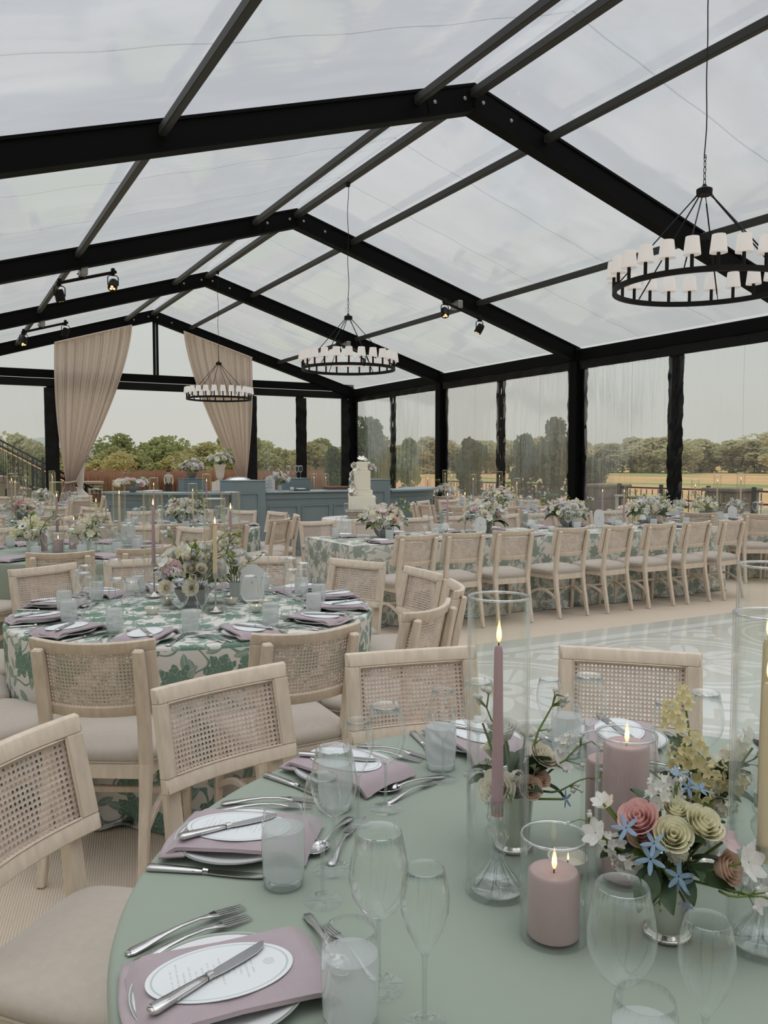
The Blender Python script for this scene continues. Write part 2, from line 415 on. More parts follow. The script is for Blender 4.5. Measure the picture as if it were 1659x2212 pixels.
def petal_mat(name, col):
    m, n, l, out = new_mat(name)
    d = n.new('ShaderNodeBsdfDiffuse'); t = n.new('ShaderNodeBsdfTranslucent'); mx = n.new('ShaderNodeMixShader'); mx.inputs[0].default_value = 0.42
    tc = n.new('ShaderNodeTexCoord'); nz = n.new('ShaderNodeTexNoise'); nz.inputs['Scale'].default_value = 2.5; nz.inputs['Detail'].default_value = 3; l.new(tc.outputs['Object'], nz.inputs['Vector'])
    mr = n.new('ShaderNodeMapRange'); l.new(nz.outputs['Fac'], mr.inputs[0]); mr.inputs[1].default_value = 0.3; mr.inputs[2].default_value = 0.7; mr.inputs[3].default_value = 0.90; mr.inputs[4].default_value = 1.08
    c = mixc(n, l, 1.0, col, mr.outputs[0], 'MULTIPLY')
    l.new(c, d.inputs[0]); l.new(c, t.inputs[0]); l.new(d.outputs[0], mx.inputs[1]); l.new(t.outputs[0], mx.inputs[2]); l.new(mx.outputs[0], out.inputs[0]); return m
for k, c in FC.items(): M['petal_' + k] = petal_mat('petal_' + k, c)
M['leaf'] = pbr('dark_leaf', rgb(58, 78, 48), 0.5, var=0.25, vscale=30)
M['leaf2'] = pbr('fresh_leaf', rgb(104, 122, 66), 0.55, var=0.2, vscale=30)
M['stem'] = pbr('green_stem', rgb(110, 128, 66), 0.6)
M['dark_eye'] = pbr('anemone_eye', rgb(38, 32, 56), 0.7)

# ================================================================== THE TENT
RX, HW, ZR, SL = 5.25, 6.0, 5.61, 0.305          # ridge x, half width, ridge height, slope
ZE = ZR - HW * SL
def roof_z(x): return ZR - abs(x - RX) * SL
BAYS = [-7.3, -2.3, 2.7, 7.7, 12.7, 17.7, 22.7]

def carpet():
    m, n, l, out = new_mat('ribbed_beige_carpet')
    p = n.new('ShaderNodeBsdfPrincipled'); p.inputs['Roughness'].default_value = 0.95; p.inputs['Specular IOR Level'].default_value = 0.1
    tc = n.new('ShaderNodeTexCoord'); mp = n.new('ShaderNodeMapping'); mp.inputs['Rotation'].default_value = (0, 0, R(12))
    l.new(tc.outputs['Object'], mp.inputs[0])
    wv = n.new('ShaderNodeTexWave'); wv.inputs['Scale'].default_value = 34.0; wv.inputs['Distortion'].default_value = 0.6; wv.inputs['Detail'].default_value = 1
    l.new(mp.outputs[0], wv.inputs['Vector'])
    nz = n.new('ShaderNodeTexNoise'); nz.inputs['Scale'].default_value = 160; nz.inputs['Detail'].default_value = 3; l.new(mp.outputs[0], nz.inputs['Vector'])
    h = math_(n, l, 'MULTIPLY_ADD', nz.outputs['Fac'], 0.7, wv.outputs['Fac'])
    bp = n.new('ShaderNodeBump'); bp.inputs['Strength'].default_value = 0.55; bp.inputs['Distance'].default_value = 0.004
    l.new(h, bp.inputs['Height']); l.new(bp.outputs[0], p.inputs['Normal'])
    l.new(mixc(n, l, math_(n, l, 'MULTIPLY', h, 0.6), rgb(188, 172, 152), rgb(222, 207, 188)), p.inputs['Base Color'])
    l.new(p.outputs[0], out.inputs[0]); return m
b = MB().box((RX, 7.7, -0.05), (12.4, 30.4, 0.10))
fl = link('floor', b.mesh('floor'), carpet()); tag(fl, 'beige ribbed carpet covering the tent floor', None, kind='structure')

def dance_mat():
    m, n, l, out = new_mat('painted_dance_floor')
    p = n.new('ShaderNodeBsdfPrincipled'); p.inputs['Roughness'].default_value = 0.12; p.inputs['Specular IOR Level'].default_value = 0.5
    tc = n.new('ShaderNodeTexCoord'); sx = n.new('ShaderNodeSeparateXYZ'); l.new(tc.outputs['Object'], sx.inputs[0])
    X, Y = sx.outputs['X'], sx.outputs['Y']
    C = 1.72
    def cell(q, off):
        return math_(n, l, 'SUBTRACT', math_(n, l, 'MULTIPLY', math_(n, l, 'FRACT', math_(n, l, 'DIVIDE', math_(n, l, 'ADD', q, off), C)), C), C / 2)
    x, y = cell(X, 40 * C + 0.30), cell(Y, 40 * C)
    r = math_(n, l, 'SQRT', math_(n, l, 'ADD', math_(n, l, 'MULTIPLY', x, x), math_(n, l, 'MULTIPLY', y, y)))
    a = math_(n, l, 'ARCTAN2', y, x)
    def band(q, lo, hi): return math_(n, l, 'MULTIPLY', math_(n, l, 'GREATER_THAN', q, lo), math_(n, l, 'LESS_THAN', q, hi))
    c4 = math_(n, l, 'ABSOLUTE', math_(n, l, 'COSINE', math_(n, l, 'MULTIPLY', a, 4.0)))
    pw = math_(n, l, 'POWER', c4, 0.6)
    petal = math_(n, l, 'MULTIPLY', math_(n, l, 'LESS_THAN', r, math_(n, l, 'MULTIPLY_ADD', pw, 0.42, 0.14)), math_(n, l, 'GREATER_THAN', r, math_(n, l, 'MULTIPLY_ADD', pw, -0.06, 0.24)))
    slit = math_(n, l, 'GREATER_THAN', math_(n, l, 'ABSOLUTE', math_(n, l, 'SINE', math_(n, l, 'MULTIPLY', a, 4.0))), 0.12)
    petal = math_(n, l, 'MULTIPLY', petal, slit)
    rings = math_(n, l, 'MAXIMUM', band(r, 0.655, 0.685), math_(n, l, 'MAXIMUM', band(r, 0.745, 0.795), band(r, 0.05, 0.13)))
    w = math_(n, l, 'MAXIMUM', petal, rings)
    cor = math_(n, l, 'GREATER_THAN', r, 0.93)
    corp = math_(n, l, 'MULTIPLY', cor, math_(n, l, 'GREATER_THAN', math_(n, l, 'ABSOLUTE', math_(n, l, 'SINE', math_(n, l, 'MULTIPLY', a, 18.0))), 0.45))
    w = math_(n, l, 'MAXIMUM', w, corp)
    # plain border: no ornament within 0.22 m of the far edge, one white stripe
    dist = math_(n, l, 'SUBTRACT', 3.8, Y)
    w = math_(n, l, 'MULTIPLY', w, math_(n, l, 'GREATER_THAN', dist, 0.42))
    w = math_(n, l, 'MAXIMUM', w, band(dist, 0.24, 0.36))
    nz = n.new('ShaderNodeTexNoise'); nz.inputs['Scale'].default_value = 1.6; nz.inputs['Detail'].default_value = 6; nz.inputs['Distortion'].default_value = 1.4
    l.new(tc.outputs['Object'], nz.inputs['Vector'])
    base = mixc(n, l, nz.outputs['Fac'], rgb(184, 184, 171), rgb(205, 205, 195))
    l.new(mixc(n, l, math_(n, l, 'MULTIPLY', w, 0.6), base, rgb(226, 228, 224)), p.inputs['Base Color'])
    l.new(p.outputs[0], out.inputs[0]); return m
b = MB().box((0, 0, 0.004), (6.9, 7.6, 0.008))
df = link('dance_floor', b.mesh('dance_floor'), dance_mat(), loc=(6.17, 1.8, 0)); tag(df, 'glossy pale green dance floor painted with white scroll medallions', None, kind='structure')

# rafters, one gable frame after the other
def frame_mesh():
    m = MB()
    for sgn in (-1, 1):
        x0, x1 = RX, RX + sgn * HW
        for (w, t0, t1) in ((0.13, 0.0, -0.26), (0.17, -0.255, -0.285), (0.17, 0.012, -0.02)):
            vs = []
            for x in (x0, x1):
                z = roof_z(x)
                for yy in (-w / 2, w / 2):
                    vs += [(x, yy, z + t0), (x, yy, z + t1)]
            m.add(vs, [(0, 1, 3, 2), (4, 6, 7, 5), (0, 2, 6, 4), (1, 5, 7, 3), (0, 4, 5, 1), (2, 3, 7, 6)])
    return m
ords = ['second gable frame behind the camera', 'gable frame just behind the camera', 'gable frame above the front table', 'gable frame over the long table', 'gable frame in the middle of the tent', 'gable frame beyond the blue bar', 'gable frame carrying the drapes']
fm = frame_mesh().mesh('rafter')
bolt_me = MB().lathe([(0.0, 0.0), (0.022, 0.0), (0.022, 0.010), (0.014, 0.016), (0.0, 0.018)], 8).mesh('bolt')
plate_me = MB().box((0, 0, 0), (0.62, 0.150, 0.27)).mesh('ridge_plate', bevel=0.01)
for i, y in enumerate(BAYS[2:]):
    o = link('rafter', fm, M['black'], loc=(0, y, 0)); tag(o, 'black aluminium rafter pair, ' + ords[i + 2], None, kind='structure')
    for sgn in (-1, 1):
        link('splice_plate', plate_me, M['black'], o, loc=(RX + sgn * 0.30, 0, ZR - 0.225), rot=(0, R(17) * sgn, 0))
        for k in (0.12, 0.5): link('bolt', bolt_me, M['alu'], o, loc=(RX + sgn * k, -0.073, ZR - 0.14 - k * SL), rot=(R(90), 0, 0))
PUR = [('ridge purlin along the tent top', RX, 0.10), ('upper purlin of the slope by the drapes', 4.53, 0.07), ('lower purlin of the slope by the drapes', 1.88, 0.07), ('upper purlin of the slope above the dance floor', 6.25, 0.07), ('lower purlin of the slope above the dance floor', 8.80, 0.07)]
for lab, x, w in PUR:
    o = None
    for j in range(2, len(BAYS) - 1):
        y0, y1 = BAYS[j] + 0.066, BAYS[j + 1] - 0.066
        me = MB().box((0, 0, 0), (w, y1 - y0, 0.09)).mesh('purlin_length', bevel=0.008)
        seg = link('purlin' if o is None else 'purlin_length', me, M['purlin'], o, loc=(x, (y0 + y1) / 2, roof_z(x) - 0.10) if o is None else (0, (y0 + y1) / 2 - o.location.y, 0))
        if o is None: o = seg; tag(o, 'dark ' + lab, None, kind='structure')

# clear roof: one vinyl sheet for each bay and slope
roof_mat = vinyl('clear_roof_vinyl', milk=0.06, wave=(0.5, 1.6, 1.0), streak=0.10)
ceil = thing('ceiling', 'clear vinyl roof stretched between the black rafters', None); tag(ceil, kind='structure')
for j in range(len(BAYS) - 1):
    for sgn in (-1, 1):
        def fn(u, v, sgn=sgn, j=j):
            x = RX + sgn * HW * u; y = BAYS[j] + 5.0 * v
            sag = 0.05 * math.sin(PI * v) * math.sin(PI * u)
            return (x, y, roof_z(x) + 0.03 - sag + 0.010 * math.sin(u * 40 + v * 3) * math.sin(PI * v))
        link('clear_roof_panel', MB().grid(40, 12, fn).mesh('clear_roof_panel', smooth=True), roof_mat, ceil)
        for v in (0.34, 0.67):      # welded seams across the sheet
            m = MB()
            def fs_(u, w, sgn=sgn, j=j, v=v):
                p = fn(u, v + (w - 0.5) * 0.004, sgn, j); return (p[0], p[1], p[2] - 0.006)
            link('seam', m.grid(40, 1, fs_).mesh('seam', smooth=True), M['alu'] if False else M['seam'] if 'seam' in M else M.setdefault('seam', thin_glass('vinyl_seam', tint=(0.80, 0.82, 0.84, 1), lo=0.05, hi=0.3)), ceil)

# ---- side wall right and left: posts, eave beam, wrinkled black borders, clear panes
def wrinkled(w, h, nu, nv, amp, seed, edge=0.0):
    rnd = random.Random(seed); ph = [rnd.uniform(0, 6.28) for _ in range(6)]
    def fn(u, v):
        a = u * w; c = v * h
        off = amp * (math.sin(c * 9 + ph[0] + 2.0 * math.sin(a * 7 + ph[1])) + 0.6 * math.sin(c * 21 + a * 13 + ph[2]))
        e = edge * (math.sin(c * 24 + ph[3]) + 0.5 * math.sin(c * 57 + ph[4])) * (u * 2 - 1)
        return (a - w / 2 + e, off, c)
    return MB().grid(nu, nv, fn)
wall_pane = vinyl('clear_wall_vinyl', milk=0.07, wave=(5.0, 5.0, 0.45), streak=0.06, tint=(0.93, 0.945, 0.94, 1))
pane_plain = vinyl('clear_gable_vinyl', milk=0.04, wave=(1.0, 1.0, 0.6), streak=0.05, tint=(0.975, 0.98, 0.975, 1))
post_me = MB().box((0, 0, (ZE - 0.0) / 2), (0.24, 0.22, ZE)).mesh('tent_post', bevel=0.012)
def side_wall(xw, name, lab, s):
    eave = MB().box((0, 7.7, ZE - 0.14), (0.20, 30.0, 0.22)).mesh('eave', bevel=0.01)
    wl_ = link(name, eave, M['black'], loc=(xw, 0, 0)); tag(wl_, lab, None, kind='structure')
    # long valance of black vinyl under the beam
    link('valance', wrinkled(30.0, 0.32, 260, 6, 0.010, 5 + s).mesh('valance', smooth=True), M['black_vinyl'], wl_, loc=(-0.07 * s, 7.7, 3.36), rot=(0, 0, R(90)))
    for y in BAYS:
        link('post', post_me, M['black'], wl_, loc=(0, y, 0))
        for q in (-1, 1):
            link('border_strip', wrinkled(0.19, 3.45, 6, 70, 0.010, int(y * 10) + q + 99, 0.007).mesh('border_strip', smooth=True), M['black_vinyl'], wl_, loc=(0.02 * s, y + q * 0.19, 0), rot=(0, 0, R(90)))
    for j in range(len(BAYS) - 1):
        ym = BAYS[j] + 2.5
        for q in (-1, 1):
            link('lacing_strip', wrinkled(0.175, 3.42, 6, 70, 0.010, j * 7 + q + 500, 0.006).mesh('lacing_strip', smooth=True), M['black_vinyl'], wl_, loc=(0, ym + q * 0.080, 0), rot=(0, 0, R(90)))
            y0 = ym + (0.08 if q > 0 else -2.5 + 0.2); y1 = ym + (2.5 - 0.2 if q > 0 else -0.08)
            def fn(u, v, y0=y0, y1=y1): return (0.012 * math.sin(v * 6 + u * 5), y0 + (y1 - y0) * u, 0.02 + 3.40 * v)
            link('clear_pane', MB().grid(16, 16, fn).mesh('clear_pane', smooth=True), wall_pane, wl_)
            for k in (0.42,):
                link('crease', MB().tube([(0.0 - 0.006 * s, y0 + (y1 - y0) * k + 0.004 * math.sin(z * 5), z) for z in [0.05 + 0.28 * i for i in range(13)]], 0.003, 5).mesh('crease'), M['seam'], wl_)
    return wl_
side_wall(RX + HW, 'wall_right', 'clear vinyl side wall with black posts beyond the long table', 1)
side_wall(RX - HW, 'wall_left', 'clear vinyl side wall with black posts beside the front chairs', -1)

# ---- end wall with gable
we = link('wall_back', MB().box((RX, 22.72, 3.80), (12.0, 0.16, 0.20)).mesh('wall_back', bevel=0.01), M['black']); tag(we, 'black framed gable end wall with an opening between drapes', None, kind='structure')
link('lower_beam', MB().box((RX, 22.72, 3.58), (12.0, 0.12, 0.20)).mesh('lower_beam', bevel=0.01), M['black_vinyl'], we)
for x, w in ((2.66, 0.34), (8.0, 0.30), (9.52, 0.34), (10.98, 0.30)):
    link('post', MB().box((0, 0, 1.75), (w * 0.55, 0.16, 3.5)).mesh('post', bevel=0.01), M['black'], we, loc=(x, 22.74, 0))
    link('border_strip', wrinkled(w, 3.45, 8, 50, 0.012, int(x * 50)).mesh('border_strip', smooth=True), M['black_vinyl'], we, loc=(x, 22.64, 0))
for k in (-0.045, 0.045): link('king_post', MB().box((0, 0, 0), (0.045, 0.09, 1.66)).mesh('king_post', bevel=0.006), M['black'], we, loc=(5.33 + k, 22.72, 4.70))
link('king_post_channel', MB().box((0, 0, 0), (0.045, 0.06, 1.60)).mesh('king_post_channel'), M['alu'], we, loc=(5.33, 22.74, 4.70))
for (x0, x1) in ((-0.6, 2.50), (8.12, 9.38), (9.66, 10.86)):
    def fn(u, v, x0=x0, x1=x1): return (x0 + (x1 - x0) * u, 22.74 + 0.01 * math.sin(v * 5 + u * 6), 0.02 + 3.47 * v)
    link('clear_pane', MB().grid(14, 14, fn).mesh('clear_pane', smooth=True), wall_pane, we)
for x0, x1 in ((RX - HW + 0.1, 5.27), (5.39, RX + HW - 0.1)):
    def fn(u, v, x0=x0, x1=x1):
        x = x0 + (x1 - x0) * u; top = max(roof_z(x) - 0.27, 3.89); return (x, 22.735, 3.89 + (top - 3.89) * v)
    link('clear_gable_pane', MB().grid(20, 6, fn).mesh('clear_gable_pane', smooth=True), pane_plain, we)

# ---- drapes
def drape(xa, xb, xg, sgn, label):
    """hung along the sloping rafter from xa to xb (outer to inner), gathered at xg, tail below"""
    rnd = random.Random(int(xa * 31)); NP = 24
    ph = [rnd.uniform(-1.2, 1.2) for _ in range(NP + 2)]
    root = thing('drape', label, 'drape', (0, 22.44, 0), group='blush drapes at the tent opening')
    def fn(u, v, zt=None):
        xt = xa + (xb - xa) * u; zt = roof_z(xt) - 0.30
        zg, zb = 1.05, 0.25
        if v < 0.82:
            s = v / 0.82; z = zt + (zg - zt) * s
            f = s ** (1.45 if u > 0.5 else 1.45 + 0.5 * (0.5 - u))
            x = xt + (xg + (u - 0.5) * 0.20 * sgn - xt) * f
            x -= 0.05 * math.sin(PI * s) * (1 - u) * sgn
            amp = 0.042 * (1 - f) + 0.05 * f
        else:
            s = (v - 0.82) / 0.18; z = zg + (zb - zg) * s
            x = xg + (u - 0.5) * (0.20 + 0.26 * min(1, s * 2)) * sgn - 0.06 * s * sgn; amp = 0.06
        t = u * NP
        k = int(min(NP - 1, t)); pp = ph[k] * (1 - (t - k)) + ph[k + 1] * (t - k)
        y = amp * (0.55 + 0.45 * math.sin(k * 2.3 + pp)) * math.sin(2 * PI * t + pp * 2.2) + 0.03 * math.sin(5 * u + 2 * v)
        return (x, y, z)
    link('panel', MB().grid(220, 60, fn).mesh('panel', smooth=True), M['drape'], root)
    link('tieback', MB().tube([(xg + 0.13 * math.cos(a), 0.095 * math.sin(a), 1.05 + 0.02 * math.cos(a)) for a in [2 * PI * k / 20 for k in range(20)]], 0.02, 8, closed=True).mesh('tieback', smooth=True), M['drape'], root)
    hd = MB().tube([(xa + (xb - xa) * u, 0.0, roof_z(xa + (xb - xa) * u) - 0.29) for u in [i / 10 for i in range(11)]], 0.02, 8)
    link('heading_rod', hd.mesh('heading_rod', smooth=True), M['drape'], root)
drape(2.74, 4.66, 3.05, 1, 'blush drape gathered low beside the stairs post, hung on the gable')
drape(7.96, 6.02, 7.66, -1, 'blush drape gathered low behind the far chandelier, hung on the gable')

# ================================================================== OUTSIDE
def ground_mat():
    m, n, l, out = new_mat('meadow_ground')
    p = n.new('ShaderNodeBsdfPrincipled'); p.inputs['Roughness'].default_value = 0.95; p.inputs['Specular IOR Level'].default_value = 0.05
    tc = n.new('ShaderNodeTexCoord'); mp = n.new('ShaderNodeMapping'); mp.inputs['Rotation'].default_value = (0, 0, R(-38)); mp.inputs['Scale'].default_value = (1.0, 0.42, 1)
    l.new(tc.outputs['Object'], mp.inputs[0])
    nz = n.new('ShaderNodeTexNoise'); nz.inputs['Scale'].default_value = 0.045; nz.inputs['Detail'].default_value = 3; nz.inputs['Distortion'].default_value = 0.8
    l.new(mp.outputs[0], nz.inputs['Vector'])
    cr = n.new('ShaderNodeValToRGB'); l.new(nz.outputs['Fac'], cr.inputs[0])
    ee = cr.color_ramp.elements; ee[0].position = 0.36; ee[0].color = rgb(128, 142, 84); ee[1].position = 0.54; ee[1].color = rgb(204, 160, 118)
    q = ee.new(0.46); q.color = rgb(160, 160, 100)
    fn = n.new('ShaderNodeTexNoise'); fn.inputs['Scale'].default_value = 2.2; fn.inputs['Detail'].default_value = 6; l.new(tc.outputs['Object'], fn.inputs['Vector'])
    mr = n.new('ShaderNodeMapRange'); l.new(fn.outputs['Fac'], mr.inputs[0]); mr.inputs[3].default_value = 0.72; mr.inputs[4].default_value = 1.25
    l.new(mixc(n, l, 1.0, cr.outputs[0], mr.outputs[0], 'MULTIPLY'), p.inputs['Base Color'])
    l.new(p.outputs[0], out.inputs[0]); return m
def gz(u, v): 
    x = -400 + 1000 * u; y = -300 + 1000 * v
    d = math.hypot(x - 5, y - 8); z = -0.35
    if d > 26: z -= min(0.9, (d - 26) * 0.015) * max(0, math.cos(math.atan2(x, y) - 0.25)) ** 2
    if d > 130: z += (d - 130) * 0.006
    return (x, y, z)
gr = link('ground', MB().grid(80, 80, gz).mesh('ground', smooth=True), ground_mat()); tag(gr, 'green and rust coloured meadow around the tent', None, kind='structure')
def ground_z(x, y): return gz((x + 400) / 1000, (y + 300) / 1000)[2]

# trees: a few crowns shared by many trees
def leaf_mat(name, c1, c2):
    m, n, l, out = new_mat(name)
    d = n.new('ShaderNodeBsdfDiffuse'); t = n.new('ShaderNodeBsdfTranslucent'); mx = n.new('ShaderNodeMixShader'); mx.inputs[0].default_value = 0.45
    oi = n.new('ShaderNodeObjectInfo'); tc = n.new('ShaderNodeTexCoord'); nz = n.new('ShaderNodeTexNoise'); nz.inputs['Scale'].default_value = 0.55; nz.inputs['Detail'].default_value = 3
    l.new(tc.outputs['Object'], nz.inputs['Vector'])
    f = math_(n, l, 'ADD', math_(n, l, 'MULTIPLY', nz.outputs['Fac'], 0.9), math_(n, l, 'MULTIPLY_ADD', oi.outputs['Random'], 0.9, -0.4), clamp=True)
    c = mixc(n, l, f, c1, c2)
    l.new(c, d.inputs[0]); l.new(c, t.inputs[0]); l.new(d.outputs[0], mx.inputs[1]); l.new(t.outputs[0], mx.inputs[2]); l.new(mx.outputs[0], out.inputs[0]); return m
M['tree_olive'] = leaf_mat('olive_foliage', rgb(150, 150, 104), rgb(196, 186, 130))
M['tree_green'] = leaf_mat('green_foliage', rgb(138, 148, 100), rgb(188, 184, 126))
M['tree_hazy'] = leaf_mat('haze_tinted_foliage', rgb(184, 182, 142), rgb(216, 204, 164))  # distance haze is put into these paler leaf colours
M['tree_dark'] = leaf_mat('dark_conifer', rgb(86, 98, 72), rgb(114, 122, 90))
M['bark'] = pbr('bark', rgb(92, 80, 66), 0.9)
def crown_mesh(seed, nleaf=2600, lobes=9, h=8.0, w=6.0, size=0.26, low=0.10):
    rnd = random.Random(seed); m = MB(); L = []
    for i in range(lobes):
        a = rnd.uniform(0, 6.28); q = rnd.uniform(0, 0.30) * w
        L.append((q * math.cos(a), q * math.sin(a), h * rnd.uniform(low, 0.80), rnd.uniform(0.20, 0.32) * w))
    L.append((0, 0, h * 0.86, 0.16 * w)); L.append((0, 0, h * 0.5, 0.30 * w))
    for k in range(nleaf):
        cx, cy, cz, r = L[rnd.randrange(len(L))]
        d = Vector((rnd.gauss(0, 1), rnd.gauss(0, 1), rnd.gauss(0, 1))).normalized() * r * (rnd.random() ** 0.22)
        p = Vector((cx, cy, cz)) + Vector((d.x, d.y, d.z * 0.85))
        s = size * rnd.uniform(0.6, 1.5)
        a = Vector((rnd.gauss(0, 1), rnd.gauss(0, 1), rnd.gauss(0, 1))).normalized(); bb = a.orthogonal().normalized() * s * 0.7; a = a * s
        m.add([p - a, p + bb, p + a, p - bb], [(0, 1, 2, 3)])
    return m
crowns = [crown_mesh(s, 2600, nl, 8, ww).mesh('crown') for s, nl, ww in ((1, 9, 6.2), (2, 11, 7.2), (3, 8, 5.4), (4, 12, 8.0))]
conif = crown_mesh(9, 2600, 12, 8, 3.6, 0.22, 0.05).mesh('crown')
trunk = MB().tube([(0, 0, 0), (0.05, 0, 2), (0, 0.08, 4.5), (0.06, 0, 6.6)], [0.22, 0.17, 0.12, 0.04], 7).mesh('trunk', smooth=True)
def mat_copy(me, mat):
    key = me.name + mat.name
    if key not in MC:
        c = me.copy(); c.materials.clear(); c.materials.append(mat); MC[key] = c
    return MC[key]
MC = {}
def tree(name, label, x, y, h, ci, mat, group, wide=1.0):
    o = thing(name, label, 'tree', (x, y, ground_z(x, y)), random.uniform(0, 6), group)
    o.scale = (h / 8 * wide, h / 8 * wide, h / 8)
    link('crown', mat_copy(conif if ci < 0 else crowns[ci], mat), None, o)
    link('trunk', trunk, M['bark'], o)
def polar(px, d):           # bearing written as degrees clockwise from the tent axis
    return (d * math.sin(R(px)), d * math.cos(R(px)))
rt = random.Random(21)
KT = ['olive autumn tree', 'green leafy tree', 'tall green tree with a broad crown', 'yellowing tree']
PL = ['in the wood beyond the red reeds', 'in the wood seen between the drapes', 'at the wood edge behind the bar']
cnt = 0
for (b0, b1, d0, h0, nn, mt), tl in zip(((6.5, 26.0, 92, 4.2, 17, 'tree_olive'), (9.0, 20, 104, 5.4, 8, 'tree_green'), (8.0, 27, 80, 3.0, 18, 'tree_olive'), (19.0, 28.5, 74, 4.2, 10, 'tree_olive')), (('olive autumn tree in the middle row of the wood past the reeds', 'middle row trees of the wood'), ('tall green tree in the back row of the wood past the reeds', 'back row trees of the wood'), ('low olive tree in the front row just past the reeds', 'front row trees of the wood'), ('autumn tree of the wood behind the bar, seen through the end wall panes', 'trees seen through the end wall panes'))):
    for k in range(nn):
        bearing = b0 + (b1 - b0) * (k + rt.uniform(0.2, 0.8)) / nn
        d = d0 + rt.uniform(-5, 5); x, y = polar(bearing, d)
        cnt += 1
        tree('tree', tl[0], x, y, h0 * rt.uniform(0.85, 1.22), rt.randrange(4), M[mt if rt.random() < 0.75 else 'tree_green'], tl[1], rt.uniform(1.1, 1.6))
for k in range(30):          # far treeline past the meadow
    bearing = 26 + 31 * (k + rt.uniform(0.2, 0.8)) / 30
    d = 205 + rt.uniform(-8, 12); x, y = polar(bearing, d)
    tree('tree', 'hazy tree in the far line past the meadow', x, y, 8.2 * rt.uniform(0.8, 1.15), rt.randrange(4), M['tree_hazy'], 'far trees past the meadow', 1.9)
for (bearing, d, h, lab) in ((34.3, 40, 3.3, 'dark bushy tree outside the wall pane before the tall post'), (38.2, 42, 3.6, 'dark tree with an uneven top outside the side wall'), (40.2, 40, 4.2, 'tallest dark tree outside, next to the tall black post'), (27.6, 36, 3.9, 'dark spreading tree outside the tent corner'), (30.2, 44, 3.5, 'dim bush outside the second pane of the side wall'), (42.5, 38, 2.2, 'low dark bush behind the stone gate pillar'), (25.0, 48, 3.2, 'dark green shrub outside the pane next to the tent corner')):
    x, y = polar(bearing, d); tree('tree', lab, x, y, h, -1 if 'conifer' in lab else rt.randrange(4), M['tree_dark'] if 'dark' in lab else M['tree_green'], 'dark trees outside the side wall', 0.78)
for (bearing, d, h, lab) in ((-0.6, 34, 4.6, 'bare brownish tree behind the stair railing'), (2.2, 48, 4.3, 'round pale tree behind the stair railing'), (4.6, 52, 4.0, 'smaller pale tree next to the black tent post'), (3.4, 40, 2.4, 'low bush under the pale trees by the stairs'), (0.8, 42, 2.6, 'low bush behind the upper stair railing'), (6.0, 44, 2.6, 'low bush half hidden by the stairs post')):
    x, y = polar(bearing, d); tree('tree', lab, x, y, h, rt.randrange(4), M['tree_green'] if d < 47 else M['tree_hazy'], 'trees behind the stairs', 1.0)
# distant hill
def hill(u, v):
    b = R(4 + 26 * u); d = 420 + 90 * v
    hgt = (8 + 5 * math.sin(u * 7 + 0.5) + 2.5 * math.sin(u * 17)) * math.sin(PI * min(1, v * 1.0) * 0.5) * (1 if u < 0.9 else max(0, (1 - u) * 10))
    return (d * math.sin(b), d * math.cos(b), -1 + hgt + 3 * v)
o = link('hill', MB().grid(50, 6, hill).mesh('hill', smooth=True), pbr('far_blue_hill', rgb(150, 160, 150), 0.95)); tag(o, 'low blue green hill on the horizon', None, kind='structure')

# red brown reeds
def reeds():
    rnd = random.Random(3); m = MB()
    for k in range(17000):
        bb = R(rnd.uniform(4.5, 25)); d = 52.5 + 14 * rnd.random() ** 1.3
        x, y = d * math.sin(bb), d * math.cos(bb); z = ground_z(x, y)
        h = rnd.uniform(1.3, 1.95); lx, ly = rnd.gauss(0, 0.16), rnd.gauss(0, 0.16); w = rnd.uniform(0.012, 0.03); a = rnd.uniform(0, PI)
        wx, wy = w * math.cos(a), w * math.sin(a)
        m.add([(x - wx, y - wy, z), (x + wx, y + wy, z), (x + lx * 0.5 + wx * 1.3, y + ly * 0.5 + wy * 1.3, z + h * 0.6), (x + lx * 0.5 - wx * 1.3, y + ly * 0.5 - wy * 1.3, z + h * 0.6), (x + lx, y + ly, z + h)], [(0, 1, 2, 3), (3, 2, 4)])
    return m
M['reed'] = leaf_mat('red_brown_reed', rgb(164, 124, 100), rgb(204, 166, 138))
o = link('reeds', reeds().mesh('reeds'), M['reed']); tag(o, 'dense red brown reeds standing behind the bar', 'reeds', kind='stuff')

# ---- iron fence, stone gate pillars and white trestle outside the side wall
def fence(y0, y1, label):
    o = thing('iron_fence', label, 'fence', (13.6, y0, -0.35), group='black iron fences outside')
    L = y1 - y0
    for z in (0.22, 1.10, 1.34): link('rail', MB().box((0, L / 2, z), (0.03, L, 0.035)).mesh('rail'), M['iron'], o)
    n = int(L / 0.16); pk = MB().box((0, 0, 0.66), (0.014, 0.014, 1.30)).mesh('picket')
    for k in range(n + 1): link('picket', pk, M['iron'], o, loc=(0, L * k / n, 0))
    ps = MB().box((0, 0, 0.70), (0.06, 0.06, 1.44)).mesh('fence_post')
    for k in (0, 0.5, 1): link('fence_post', ps, M['iron'], o, loc=(0, L * k, 0))
fence(14.95, 21.5, 'black iron fence between the stone pillar and the tent corner')
fence(11.45, 13.9, 'short black iron fence between the two stone pillars')
fence(4.0, 10.4, 'black iron fence running on past the smaller stone pillar')
